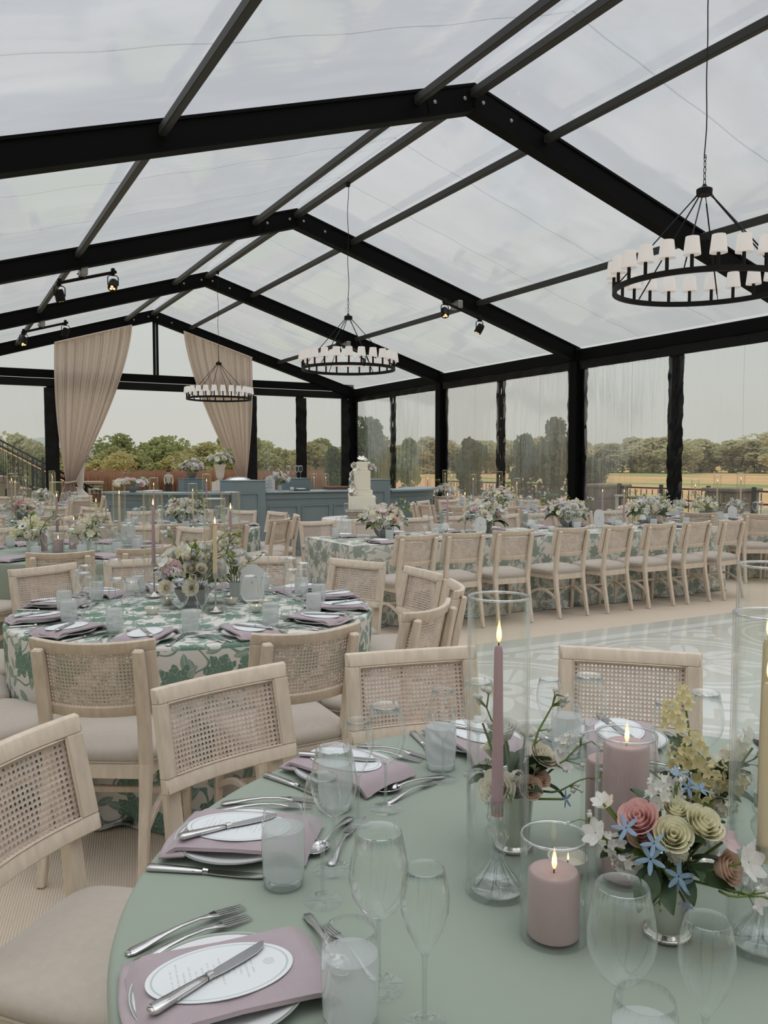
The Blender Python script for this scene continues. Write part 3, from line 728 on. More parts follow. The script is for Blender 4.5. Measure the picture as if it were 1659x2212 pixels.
def pillar(y, w, label):
    o = thing('stone_pillar', label, 'pillar', (13.6, y, -0.35), group='stone gate pillars')
    rnd = random.Random(int(y * 10))
    for r_ in range(5):
        k = 2 if r_ % 2 else 3; x0 = -w / 2
        for i in range(k):
            ww = w / k; hh = 0.265
            me = MB().box((0, 0, 0), (w * rnd.uniform(0.96, 1.03), ww - 0.02, hh - 0.02)).mesh('stone', bevel=0.02)
            link('stone', me, M['fieldstone'], o, loc=(rnd.uniform(-0.01, 0.01), x0 + ww * (i + 0.5), hh * (r_ + 0.5)))
    link('core', MB().box((0, 0, 0.66), (w * 0.9, w * 0.92, 1.30)).mesh('core'), M['fieldstone'], o)
    link('cap_stone', MB().box((0, 0, 1.36), (w * 1.12, w * 1.12, 0.07)).mesh('cap_stone', bevel=0.015), M['fieldstone'], o)
pillar(14.4, 0.80, 'broad brown stone pillar outside beside the tall tent post')
pillar(10.9, 0.72, 'brown stone pillar outside behind the end floral table')
o = thing('trestle', 'whitewashed trestle frame leaning by the iron fence outside', 'trestle', (12.9, 12.75, -0.35))
for (p, q) in (((0, -0.9, 1.18), (0, 0.55, 1.18)), ((0, -0.85, 0), (0, -0.85, 1.18)), ((0, 0.5, 0), (0, 0.5, 1.18)), ((0.02, -0.8, 0.1), (0.02, -0.2, 1.15)), ((0.02, 0.4, 0.1), (0.02, -0.2, 1.15))):
    link('strut', MB().bar([p, q], 0.07, 0.04, (1, 0, 0)).mesh('strut', bevel=0.006), M['plaster'], o)

# ---- stone stairs with an iron railing outside the end wall
st = thing('stone_stairs', 'tan stone stairs climbing outside beside the drape', 'stairs', (1.5, 24.6, -0.35))
for k in range(14):
    me = MB().box((0, 0, 0), (0.36, 2.4, 0.17)).mesh('step', bevel=0.02)
    link('step', me, M['stone'], st, loc=(2.45 - 0.30 * k, 1.0, 0.085 + 0.17 * k))
    if k: link('riser_block', MB().box((0, 0, 0), (0.34, 2.3, 0.17 * k)).mesh('riser_block'), M['stone'], st, loc=(2.43 - 0.30 * k, 1.0, 0.17 * k / 2))
def railing(y, label, lit):
    o = thing('stair_railing', label, 'railing', (1.5, 24.6 + y, -0.35), group='iron stair railings')
    f = lambda x: (2.6 - x) * 0.567
    path = lambda h: [(2.6, 0, h), (-1.9, 0, f(-1.9) + h)]
    link('handrail', MB().bar(path(1.05), 0.05, 0.05, (0, 1, 0)).mesh('handrail'), M['iron'], o)
    link('lower_rail', MB().bar(path(0.22), 0.03, 0.04, (0, 1, 0)).mesh('lower_rail'), M['iron'], o)
    bm_ = MB().box((0, 0, 0.52), (0.018, 0.018, 1.04)).mesh('baluster')
    for k in range(38):
        x = 2.6 - 0.118 * k; link('baluster', bm_, M['iron'], o, loc=(x, 0, f(x)))
    for x in (2.6, 1.1, -0.4, -1.9): link('newel', MB().box((0, 0, 0.6), (0.06, 0.06, 1.2)).mesh('newel'), M['iron'], o, loc=(x, 0, f(x)))
    if lit:
        m, n, l, out = new_mat('warm_led_strip'); em = n.new('ShaderNodeEmission'); em.inputs[0].default_value = (1.0, 0.50, 0.22, 1); em.inputs[1].default_value = 0.9; l.new(em.outputs[0], out.inputs[0])
        link('light_strip', MB().bar([(2.6, -0.03, 0.98), (-1.9, -0.03, f(-1.9) + 0.98)], 0.012, 0.02, (0, 1, 0)).mesh('light_strip'), m, o)
railing(-0.30, 'black iron stair railing on the near side of the stone stairs', False)
railing(2.30, 'black iron stair railing with a warm light strip under its handrail', True)
o = thing('stone_pillar', 'small tan stone pillar with a dark red plaque by the urn', 'pillar', (4.35, 27.5, -0.35))
for r_ in range(5):
    for i in range(2): link('stone', MB().box((0, 0, 0), (0.30, 0.60, 0.235)).mesh('stone', bevel=0.02), M['stone'], o, loc=(-0.155 + 0.31 * i, 0, 0.12 + 0.245 * r_))
link('plaque', MB().box((0, -0.31, 0.80), (0.42, 0.02, 0.26)).mesh('plaque'), pbr('dark_red_plaque', rgb(92, 48, 40), 0.6), o)
link('cap_stone', MB().box((0, 0, 1.27), (0.70, 0.68, 0.09)).mesh('cap_stone', bevel=0.015), M['stone'], o)

# ---- a person behind the bar, outdoors in front of the reeds
def person(x, y):
    root = thing('person', 'person in a pale shirt with dark hair standing before the reeds', 'person', (x, y, ground_z(x, y)), R(170))
    V = [(0, 0, 0.98), (0, 0.01, 1.18), (0, 0.0, 1.40), (0, -0.01, 1.50), (0, 0.0, 1.60), (0, 0.0, 1.70),
         (0.19, 0, 1.40), (0.25, 0.03, 1.14), (0.22, 0.16, 0.95), (0.20, 0.22, 0.90), (-0.19, 0, 1.40), (-0.25, 0.03, 1.14), (-0.22, 0.16, 0.95), (-0.20, 0.22, 0.90),
         (0.10, 0, 0.88), (0.11, 0.01, 0.50), (0.11, -0.02, 0.08), (0.11, 0.14, 0.04), (-0.10, 0, 0.88), (-0.11, 0.01, 0.50), (-0.11, -0.02, 0.08), (-0.11, 0.14, 0.04)]
    E_ = [(0, 1), (1, 2), (2, 3), (3, 4), (4, 5), (2, 6), (6, 7), (7, 8), (8, 9), (2, 10), (10, 11), (11, 12), (12, 13), (0, 14), (14, 15), (15, 16), (16, 17), (0, 18), (18, 19), (19, 20), (20, 21)]
    rad = [0.145, 0.13, 0.15, 0.06, 0.085, 0.07, 0.075, 0.052, 0.04, 0.03, 0.075, 0.052, 0.04, 0.03, 0.09, 0.065, 0.045, 0.035, 0.09, 0.065, 0.045, 0.035]
    me = bpy.data.meshes.new('body'); me.from_pydata(V, E_, []); bo = link('body', me, None, root)
    md = bo.modifiers.new('skin', 'SKIN')
    for i, r_ in enumerate(rad): me.skin_vertices[0].data[i].radius = (r_, r_ * (0.72 if i in (0, 1, 2) else 1))
    me.skin_vertices[0].data[0].use_root = True
    bo.modifiers.new('sub', 'SUBSURF').levels = 1; bo.modifiers['sub'].render_levels = 1
    dg = bpy.context.evaluated_depsgraph_get(); dg.update()
    nm = bpy.data.meshes.new_from_object(bo.evaluated_get(dg)); bo.modifiers.clear(); bo.data = nm; nm.materials.clear()
    for q in (pbr('skin', rgb(190, 150, 126), 0.6), pbr('pale_shirt', rgb(172, 160, 154), 0.9), pbr('dark_trousers', rgb(52, 52, 58), 0.9)): nm.materials.append(q)
    for p in nm.polygons:
        c = p.center; p.use_smooth = True
        p.material_index = 2 if c.z < 0.97 and abs(c.y) < 0.13 else (1 if c.z < 1.49 and not (c.y > 0.15) else 0)
    hair = MB().lathe([(0.0, 0.125), (0.06, 0.115), (0.10, 0.07), (0.108, 0.02), (0.10, -0.02)], 16, (0, -0.018, 1.665)); link('hair', hair.mesh('hair', smooth=True), pbr('dark_hair', rgb(34, 28, 26), 0.7), root)
    for s in (-1, 1): link('eye', MB().lathe([(0, 0.008), (0.008, 0), (0, -0.008)], 8, (0.035 * s, 0.083, 1.655)).mesh('eye'), M['wick'], root)
    link('nose', MB().tube([(0, 0.085, 1.65), (0, 0.108, 1.615)], [0.007, 0.013], 6).mesh('nose'), nm.materials[0], root)
    link('mouth', MB().box((0, 0.082, 1.585), (0.045, 0.01, 0.008)).mesh('mouth'), pbr('lips', rgb(150, 96, 88), 0.6), root)
person(*polar(13.9, 51.0))

# ================================================================== CHAIR
CW, CS, CR = 0.45, 0.052, (0.45 ** 2 / (8 * 0.052) + 0.026)
LEAN, PZ, PH = R(12), 0.605, 0.285
UH = math.asin(CW / 2 / CR) * CR
def pan(u, v, w):
    """point of the bowed back panel: u metres along the bow, v metres up the slope, w outwards thickness (towards the back)"""
    a = u / CR
    x = (CR + w) * math.sin(a); yo = CR - (CR + w) * math.cos(a)
    return Vector((x, -0.228 + yo - v * math.sin(LEAN), PZ - 0.005 + 0.011 * (u / UH) ** 2 + v * math.cos(LEAN)))
def pan_bar(u0, u1, v0, v1, w0=-0.012, w1=0.012, nu=12):
    m = MB(); vs = []; 
    for i in range(nu + 1):
        u = u0 + (u1 - u0) * i / nu
        vs += [pan(u, v0, w0), pan(u, v0, w1), pan(u, v1, w1), pan(u, v1, w0)]
    fs = [(0, 1, 2, 3), tuple(nu * 4 + k for k in (3, 2, 1, 0))]
    for i in range(nu):
        for k in range(4):
            l_ = (k + 1) % 4; fs.append((i * 4 + k, (i + 1) * 4 + k, (i + 1) * 4 + l_, i * 4 + l_))
    return m.add(vs, fs)
def cane_mesh():
    """woven sheet with a grid of eight-sided eyes, strands raised between them"""
    m = MB(); u0, u1, v0, v1 = -UH + 0.040, UH - 0.040, 0.038, PH - 0.040
    p = 0.0130; nu = int((u1 - u0) / p); nv = int((v1 - v0) / p); pu = (u1 - u0) / nu; pv = (v1 - v0) / nv
    idx = {}
    def vert(i, j, key, u, v, w):
        if key not in idx: idx[key] = len(m.v); m.v.append(tuple(pan(u, v, w)))
        return idx[key]
    for i in range(nu):
        for j in range(nv):
            cu, cv = u0 + pu * (i + 0.5), v0 + pv * (j + 0.5); ring = []; eye = []
            for k in range(8):
                a = PI / 4 * k; dx, dy = round(math.cos(a)), round(math.sin(a))
                ring.append(vert(i, j, (2 * i + dx, 2 * j + dy), cu + dx * pu / 2, cv + dy * pv / 2, 0.0010 if (dx and dy) else 0.0))
                b_ = a + PI / 8 - PI / 8; r_ = 0.285
                eye.append(len(m.v)); m.v.append(tuple(pan(cu + pu * r_ * math.cos(b_), cv + pv * r_ * math.sin(b_), -0.0006)))
            for k in range(8):
                l_ = (k + 1) % 8; m.f.append((ring[k], ring[l_], eye[l_], eye[k]))
    return m
def seat_outline(inset=0.0, n=40):
    pts = []
    for k in range(n):
        a = 2 * PI * k / n; ca, sa = math.cos(a), math.sin(a); e_ = 0.32
        x = math.copysign(abs(ca) ** e_, ca); y = math.copysign(abs(sa) ** e_, sa)
        hw = (0.232 if y > 0 else 0.232) - inset; wy = 0.5 + 0.5 * y
        pts.append((x * (0.200 + 0.034 * wy - inset), y * (0.200 - inset) - 0.012))
    return pts
def cushion():
    m = MB(); lv = [(0.008, 0.425), (-0.004, 0.432), (-0.012, 0.450), (-0.008, 0.468), (0.012, 0.484), (0.05, 0.496), (0.11, 0.502), (0.17, 0.504)]
    n = 40; vs = []
    for ins, z in lv: vs += [(x, y, z) for x, y in seat_outline(ins, n)]
    fs = [(i * n + k, i * n + (k + 1) % n, (i + 1) * n + (k + 1) % n, (i + 1) * n + k) for i in range(len(lv) - 1) for k in range(n)]
    fs.append(tuple((len(lv) - 1) * n + k for k in range(n)))
    return m.add(vs, fs)
def make_chair():
    t = thing('dining_chair', 'x', 'chair')
    c = link('seat_cushion', cushion().mesh('seat_cushion', smooth=50), M['linen'], t)
    link('piping', MB().tube([(x, y, 0.432) for x, y in seat_outline(-0.006)], 0.0045, 5, closed=True).mesh('piping', smooth=True), M['linen'], c)
    link('top_rail', pan_bar(-UH, UH, PH - 0.044, PH).mesh('top_rail', smooth=40, bevel=0.004), M['wood'], t)
    link('bottom_rail', pan_bar(-UH, UH, 0.0, 0.042).mesh('bottom_rail', smooth=40, bevel=0.004), M['wood'], t)
    for s in (-1, 1):
        a, b_ = (UH - 0.044, UH) if s > 0 else (-UH, -UH + 0.044)
        link('stile', pan_bar(a, b_, 0.041, PH - 0.043, nu=2).mesh('stile', bevel=0.003), M['wood'], t)
    link('bead', MB().tube([pan(u, 0.044, -0.010) for u in [-UH + 0.046 + (2 * UH - 0.092) * k / 10 for k in range(11)]] + [pan(UH - 0.046, PH - 0.046, -0.010)] + [pan(UH - 0.046 - (2 * UH - 0.092) * k / 10, PH - 0.046, -0.010) for k in range(11)] + [pan(-UH + 0.046, 0.044, -0.010)], 0.003, 4, closed=True).mesh('bead'), M['wood'], t)
    cn = link('cane_webbing', cane_mesh().mesh('cane_webbing'), M['cane'], t); tag(cn, 'woven cane back panel', kind='stuff')
    for s in (-1, 1):
        po = [pan(0.172 * s, v, 0.030) for v in (-0.03, 0.10, 0.20, PH - 0.030)]
        pth = [(0.182 * s, -0.285, 0.0), (0.178 * s, -0.225, 0.30), (0.176 * s, -0.208, 0.43)] + [tuple(p) for p in po]
        pth[3] = (pth[3][0], pth[3][1] - 0.004, pth[3][2])
        link('leg', MB().bar(pth, [0.030, 0.038, 0.044, 0.044, 0.042, 0.040, 0.038], [0.034, 0.040, 0.042, 0.036, 0.034, 0.032, 0.028], (1, 0, 0)).mesh('rear_leg', bevel=0.005), M['wood'], t)
        link('leg', MB().bar([(0.215 * s, 0.172, 0.0), (0.203 * s, 0.160, 0.43)], [0.028, 0.040], [0.028, 0.040], (1, 0, 0)).mesh('front_leg', bevel=0.005), M['wood'], t)
        link('seat_rail', MB().bar([(0.178 * s, -0.20, 0.400), (0.205 * s, 0.155, 0.400)], 0.022, 0.055, (1, 0, 0)).mesh('seat_rail', bevel=0.003), M['wood'], t)
        arch = [(0.181 * s + 0.026 * s * k / 8, -0.235 + 0.395 * k / 8, 0.19 + 0.07 * math.sin(PI * k / 8)) for k in range(9)]
        link('stretcher', MB().bar(arch, 0.020, 0.026, (1, 0, 0)).mesh('stretcher', bevel=0.003), M['wood'], t)
    for yy, ww in ((-0.208, 0.34), (0.163, 0.39)):
        link('seat_rail', MB().box((0, yy, 0.400), (ww, 0.024, 0.055)).mesh('seat_rail', bevel=0.003), M['wood'], t)
    link('cross_stretcher', MB().box((0, -0.015, 0.255), (0.375, 0.020, 0.024)).mesh('cross_stretcher', bevel=0.003), M['wood'], t)
    return t
CH = make_chair()
HOUR = ['twelve', 'one', 'two', 'three', 'four', 'five', 'six', 'seven', 'eight', 'nine', 'ten', 'eleven']
def hour(a): return HOUR[int(round((90 - a) / 30.0)) % 12]
CHAIR_NOTE = {}
def chair_at(cx, cy, ang, tname, rr=1.09, label=None):
    a = R(ang); x, y = cx + rr * math.cos(a), cy + rr * math.sin(a)
    lab = label or "oak cane-back chair at the %s o'clock seat of the %s" % (hour(ang), tname)
    return place(CH, (x, y, 0), a + PI / 2, lab, 'oak cane-back dining chairs')

# ================================================================== TABLES
def round_table(cx, cy, r, tname, cat_cloth, mat, label_cloth, seed, z=0.76, pool=True):
    t = thing('round_table', 'round folding table under the cloth of the ' + tname, 'table', (cx, cy, 0), group='round banquet tables')
    link('table_top', MB().lathe([(0, z - 0.012), (r - 0.012, z - 0.012), (r - 0.008, z - 0.03), (0, z - 0.03)], 48).mesh('table_top'), M['board'], t)
    for k in range(4):
        a = PI / 4 + k * PI / 2; link('leg', MB().tube([(r * 0.62 * math.cos(a), r * 0.62 * math.sin(a), 0), (r * 0.5 * math.cos(a), r * 0.5 * math.sin(a), z - 0.03)], 0.016, 8).mesh('leg'), M['iron'], t)
    m = MB(); m.uv = []
    rnd = random.Random(seed); N = 192; k1, k2 = rnd.randrange(11, 15), rnd.randrange(19, 25); p1, p2 = rnd.uniform(0, 6), rnd.uniform(0, 6)
    rings = [(0.0, 0), (r * 0.5, 0), (r * 0.85, 0), (r - 0.025, 0), (r - 0.010, 0), (r - 0.002, 0), (r + 0.004, 0.006), (r + 0.007, 0.016)]
    prof = [(q, z - d, 0.0) for q, d in rings]
    for i in range(1, 12):
        s = i / 11; prof.append((r + 0.007 - 0.010 * s, z - 0.016 - (z - 0.028) * s, s))
    if pool: prof += [(r + 0.015, 0.010, 1.05), (r + 0.045, 0.006, 1.1)]
    for (q, zz, s) in prof:
        for k in range(N):
            a = 2 * PI * k / N
            f = s * (0.013 * math.sin(k1 * a + p1) + 0.010 * math.sin(k2 * a + p2 + s) + 0.006 * math.sin((k1 + k2) * a) - 0.012) * (1.0 if s < 1.02 else 1.6)
            rr = q + f; zz2 = zz + (0.012 * max(0, math.sin(k2 * a + p1)) if s > 1.02 else 0)
            m.v.append((rr * math.cos(a), rr * math.sin(a), zz2))
            if s == 0: m.uv.append((q * math.cos(a) + cx, q * math.sin(a) + cy))
            else: m.uv.append((a * r + seed, -(r + (z - zz)) + seed * 0.37))
    # give the skirt its own ring of uvs at the hem of the top: repeat the last flat ring
    for i in range(len(prof) - 1):
        for k in range(N):
            l_ = (k + 1) % N; m.f.append((i * N + k, i * N + l_, (i + 1) * N + l_, (i + 1) * N + k))
    me = bpy.data.meshes.new('tablecloth'); me.from_pydata(m.v, [], m.f)
    ul = me.uv_layers.new(name='uv'); dat = []
    for p in me.polygons:
        i = p.vertices[0] // N
        for vi in p.vertices:
            k = vi % N; j = vi // N; a = 2 * PI * k / N
            if k == 0 and any(v % N == N - 1 for v in p.vertices): a = 2 * PI
            q, zz, s = prof[j]
            if prof[i + 1][2] == 0: dat += [q * math.cos(a) + cx, q * math.sin(a) + cy]
            else: dat += [a * r + seed, zz + seed * 0.37]
    ul.data.foreach_set('uv', dat)
    me.polygons.foreach_set('use_smooth', [True] * len(me.polygons)); me.update()
    c = link('tablecloth', me, mat, loc=(cx, cy, 0)); tag(c, label_cloth, 'tablecloth', 'tablecloths on round tables')
    return c

def long_table(x0, x1, y0, y1, z=0.76):
    cx, cy = (x0 + x1) / 2, (y0 + y1) / 2
    t = thing('long_table', 'long folding banquet table under the pale floral cloth', 'table', (cx, cy, 0))
    link('table_top', MB().box((0, 0, z - 0.025), (x1 - x0 - 0.03, y1 - y0 - 0.03, 0.024)).mesh('table_top'), M['board'], t)
    for sx in (-1, 1):
        for sy in (-1, 1): link('leg', MB().tube([(sx * (x1 - x0) * 0.42, sy * (y1 - y0) * 0.4, 0), (sx * (x1 - x0) * 0.42, sy * (y1 - y0) * 0.4, z - 0.04)], 0.018, 8).mesh('leg'), M['iron'], t)
    # outline with rounded corners
    hx, hy = (x1 - x0) / 2, (y1 - y0) / 2; rc = 0.03; pts = []; per = [0.0]
    def seg(a, b_, n):
        for k in range(n): pts.append((a[0] + (b_[0] - a[0]) * k / n, a[1] + (b_[1] - a[1]) * k / n, None))
    corners = [(hx, -hy), (hx, hy), (-hx, hy), (-hx, -hy)]
    raw = []
    for i in range(4):
        a, b_ = corners[i - 1], corners[i]; L = math.hypot(b_[0] - a[0], b_[1] - a[1]); n_ = int(L / 0.04)
        for k in range(n_): raw.append((a[0] + (b_[0] - a[0]) * k / n_, a[1] + (b_[1] - a[1]) * k / n_, (b_[1] - a[1]) / L, -(b_[0] - a[0]) / L))
    N = len(raw); acc = [0.0]
    for i in range(1, N + 1):
        a, b_ = raw[i - 1], raw[i % N]; acc.append(acc[-1] + math.hypot(b_[0] - a[0], b_[1] - a[1]))
    vs = []; lev = [(0.0, 0.0, 0.0), (0.004, 0.006, 0.0)] + [(0.008 + 0.012 * s / 10, 0.012 + (z - 0.02) * s / 10, s / 10) for s in range(1, 11)] + [(0.03, z - 0.008, 1.15), (0.06, z - 0.006, 1.2)]
    rnd = random.Random(5); p1, p2 = rnd.uniform(0, 6), rnd.uniform(0, 6)
    for off, d, s in lev:
        for i, (x, y, nx, ny) in enumerate(raw):
            a = acc[i]; f = s * (0.014 * math.sin(a * 7 + p1) + 0.010 * math.sin(a * 17 + p2) + 0.005 * math.sin(a * 31) - 0.012) * (1 if s < 1.1 else 2.0)
            vs.append((x + nx * (off + f), y + ny * (off + f), z - d))
    fs = []; uvs = []
    for j in range(len(lev) - 1):
        for i in range(N):
            k = (i + 1) % N; fs.append((j * N + i, j * N + k, (j + 1) * N + k, (j + 1) * N + i))
            for (q, jj) in ((i, j), (i + 1, j), (i + 1, j + 1), (i, j + 1)): uvs += [acc[q], z - lev[jj][1] + 3.3]
    fs.append(tuple(range(N)))
    for i in range(N): uvs += [raw[i][0] + 11, raw[i][1] + 4]
    me = bpy.data.meshes.new('tablecloth'); me.from_pydata(vs, [], fs); ul = me.uv_layers.new(name='uv'); ul.data.foreach_set('uv', uvs)
    me.polygons.foreach_set('use_smooth', [len(p.vertices) == 4 for p in me.polygons]); me.update()
    c = link('tablecloth', me, M['floral_pale'], loc=(cx, cy, 0)); tag(c, 'pale green floral cloth covering the long table by the dance floor', 'tablecloth')

TB = {'T1': (1.085, 1.04, 'front sage table'), 'T2': (1.16, 4.16, 'front floral table'), 'T3': (0.95, 7.50, 'middle sage table'), 'T4': (2.60, 9.80, 'floral table by the bar'),
      'T5': (0.72, 11.95, 'far sage table'), 'T6': (1.75, 16.3, 'last table before the drape'), 'T7': (7.95, 10.85, 'table behind the long one'), 'T8': (9.35, 14.7, 'corner table'), 'TR': (9.75, 8.05, 'end floral table')}
RT = 0.895
round_table(*TB['T1'][:2], RT, TB['T1'][2], '', M['sage'], 'smooth sage green cloth on the big table set at the front', 11)
round_table(*TB['T2'][:2], RT, TB['T2'][2], '', M['floral'], 'green and cream floral cloth on the round table behind the sage one', 12)
round_table(*TB['T3'][:2], RT, TB['T3'][2], '', M['sage'], 'sage green cloth on the table with anemone flowers', 13)
round_table(*TB['T4'][:2], RT, TB['T4'][2], '', M['floral'], 'green floral cloth on the round table in front of the bar', 14)
round_table(*TB['T5'][:2], RT, TB['T5'][2], '', M['sage'], 'sage green cloth on the table near the stairs post', 15)
round_table(*TB['T6'][:2], RT, TB['T6'][2], '', M['sage'], 'sage green cloth on the last table before the drape', 16)
round_table(*TB['T7'][:2], RT, TB['T7'][2], '', M['sage'], 'sage green cloth on the table behind the long floral one', 17)
round_table(*TB['T8'][:2], RT, TB['T8'][2], '', M['floral_pale'], 'pale floral cloth on the table by the tent corner', 18)
round_table(*TB['TR'][:2], RT, TB['TR'][2], '', M['floral_pale'], 'pale floral cloth on the round table past the long one', 19)
LX0, LX1, LY0, LY1 = 3.30, 8.22, 6.66, 7.76
long_table(LX0, LX1, LY0, LY1)

SEATS = {'T1': [170, 136, 106, 77.5, 46], 'T2': [-121.4, -87.6, -57.3, -29.2, -3.0, 24.6, 56, 90, 117, 147, 178, 208],
         'T3': [-98, -72, -42, -12, 20, 50, 82, 112, 142, -128], 'T4': [-115, -84, -52, -20, 12, 40, 68, 98, 128, 160, -142],
         'T5': [-100, -70, -40, -8, 22, 52, 84], 'T6': [-100, -70, -40, -8, 22, 52, 84, 112], 'T7': [-150, -120, -90, -60, -30, 0, 30, 62, 92, 122, 152, 180],
         'T8': [-150, -120, -90, 120, 150, 180, 90], 'TR': [-178, -150, -118, -88, 120, 150, 90, -60]}
for k, seats in SEATS.items():
    cx, cy, nm = TB[k]
    for a in seats: chair_at(cx, cy, a, nm, 1.085 if k != 'T2' else 1.08)
ORD = ['first', 'second', 'third', 'fourth', 'fifth', 'sixth', 'seventh', 'eighth', 'ninth']
LFX = [3.70, 4.22, 4.79, 5.47, 6.06, 6.67, 7.22, 7.76]
for i, x in enumerate(LFX):
    place(CH, (x, LY0 - 0.19, 0), R([3, -2, -5, 2, 6, 1, 4, 7][i] - 0), 'oak cane-back chair with its back to the dance floor, %s from the cake end' % ORD[i], 'oak cane-back dining chairs')
LBX = [3.66, 4.28, 4.90, 5.52, 6.14, 6.76, 7.38, 7.95]
for i, x in enumerate(LBX):
    place(CH, (x, LY1 + 0.24, 0), PI + R([2, -3, 0, 4, -2, 1, 3, -3][i]), 'oak cane-back chair on the bar side of the long table, %s from the cake' % ORD[i], 'oak cane-back dining chairs')

# ================================================================== THE BAR
def moulding(parent, w, h, loc, rz=0.0, t=0.018):
    """a raised picture-frame moulding, four strips mitred into one frame"""
    m = MB()
    for (x0, x1, z0, z1) in ((-w / 2, w / 2, h / 2 - t, h / 2), (-w / 2, w / 2, -h / 2, -h / 2 + t), (-w / 2, -w / 2 + t, -h / 2 + t, h / 2 - t), (w / 2 - t, w / 2, -h / 2 + t, h / 2 - t)):
        m.box(((x0 + x1) / 2, 0, (z0 + z1) / 2), (x1 - x0, 0.024, z1 - z0))
    return link('panel_moulding', m.mesh('panel_moulding'), M['bar'], parent, loc=loc, rot=(0, 0, rz))
BY = 12.50
bc = thing('bar_counter', 'dusty blue panelled bar counter behind the cake table', 'bar', (5.508, BY, 0))
link('body', MB().box((0, 0.29, 0.52), (1.76, 0.58, 1.04)).mesh('body', bevel=0.006), M['bar'], bc)
link('counter_top', MB().box((0, 0.27, 1.05), (1.762, 0.66, 0.028)).mesh('counter_top', bevel=0.006), M['bar_top'], bc)
link('plinth', MB().box((0, -0.012, 0.05), (1.76, 0.03, 0.10)).mesh('plinth', bevel=0.004), M['bar'], bc)
link('frieze', MB().box((0, -0.010, 0.985), (1.76, 0.024, 0.085)).mesh('frieze', bevel=0.004), M['bar'], bc)
for x in (-0.57, 0.0, 0.57): moulding(bc, 0.50, 0.68, (x, -0.008, 0.50))
def bar_column(x, w, label):
    o = thing('bar_pier', label, 'bar pier', (x, BY, 0), group='raised piers of the bar')
    link('body', MB().box((0, 0.27, 0.615), (w, 0.62, 1.23)).mesh('body', bevel=0.006), M['bar'], o)
    link('cap', MB().box((0, 0.27, 1.238), (w + 0.012, 0.635, 0.016)).mesh('cap', bevel=0.004), M['bar'], o)
    moulding(o, w * 0.56, 0.90, (0, -0.046, 0.60)); link('plinth', MB().box((0, -0.05, 0.05), (w, 0.03, 0.10)).mesh('plinth'), M['bar'], o)
bar_column(4.345, 0.555, 'tall dusty blue bar pier behind the two empty chairs')
bar_column(6.64, 0.50, 'tall dusty blue bar pier half hidden by the cake')
def bar_wing(cx, a0, a1, label):
    o = thing('curved_bar', label, 'bar', (cx, BY + 1.66, 0), group='curved bar wings')
    m = MB(); N = 28
    def pt(r, a, z): return (r * math.cos(a), r * math.sin(a), z)
    def arc(r0, r1, z0, z1, name, mat, bev=0.0):
        m = MB(); vs = []
        for k in range(N + 1):
            a = R(a0 + (a1 - a0) * k / N); vs += [pt(r1, a, z0), pt(r1, a, z1), pt(r0, a, z1), pt(r0, a, z0)]
        fs = [(0, 1, 2, 3), tuple(N * 4 + q for q in (3, 2, 1, 0))] + [(k * 4 + q, (k + 1) * 4 + q, (k + 1) * 4 + (q + 1) % 4, k * 4 + (q + 1) % 4) for k in range(N) for q in range(4)]
        link(name, m.add(vs, fs).mesh(name, smooth=40), mat, o)
    arc(1.10, 1.62, 0.0, 1.03, 'body', M['bar']); arc(1.06, 1.70, 1.03, 1.06, 'counter_top', M['bar_top']); arc(1.60, 1.64, 0.0, 0.10, 'plinth', M['bar'])
    arc(1.60, 1.635, 0.94, 1.03, 'frieze', M['bar'])
    for (f0, f1) in ((0.06, 0.46), (0.54, 0.94)):
        b0, b1 = a0 + (a1 - a0) * f0, a0 + (a1 - a0) * f1
        m = MB()
        for (p0, p1, z0, z1) in ((b0, b1, 0.84, 0.86), (b0, b1, 0.16, 0.18), (b0, b0 + 0.7, 0.18, 0.84), (b1 - 0.7, b1, 0.18, 0.84)):
            vs = []; n_ = 8
            for k in range(n_ + 1):
                a = R(p0 + (p1 - p0) * k / n_); vs += [pt(1.634, a, z0), pt(1.634, a, z1), pt(1.615, a, z1), pt(1.615, a, z0)]
            m.add(vs, [(0, 1, 2, 3), tuple(n_ * 4 + q for q in (3, 2, 1, 0))] + [(k * 4 + q, (k + 1) * 4 + q, (k + 1) * 4 + (q + 1) % 4, k * 4 + (q + 1) % 4) for k in range(n_) for q in range(4)])
        link('panel_moulding', m.mesh('panel_moulding'), M['bar'], o)
bar_wing(4.06, 186, 269.5, 'curved dusty blue bar wing on the drape side')
bar_wing(6.90, 270.5, 354, 'curved dusty blue bar wing behind the cake')
bb = thing('back_bar', 'dark topped back bar counter inside the blue bar', 'bar', (5.06, 14.2, 0))
link('body', MB().box((0, 0, 0.50), (3.80, 0.5, 1.00)).mesh('body', bevel=0.006), M['bar'], bb); link('counter_top', MB().box((0, 0, 1.012), (3.86, 0.54, 0.024)).mesh('counter_top'), pbr('dark_counter', rgb(60, 70, 74), 0.35), bb)
def riser(x, w, h, label):
    o = thing('riser_box', label, 'box', (x, 14.2, 1.025), group='dusty blue display boxes on the back bar')
    link('body', MB().box((0, 0, h / 2), (w, 0.40, h)).mesh('body', bevel=0.005), M['bar'], o); link('lid', MB().box((0, 0, h + 0.006), (w + 0.01, 0.41, 0.012)).mesh('lid'), M['bar'], o)
riser(3.92, 0.38, 0.22, 'dusty blue display box under the white flowers at the bar'); riser(5.83, 0.48, 0.21, 'dusty blue display box under three wine glasses')

# ================================================================== TABLEWARE prototypes
def proto(name, cat): return thing(name, 'x', cat)
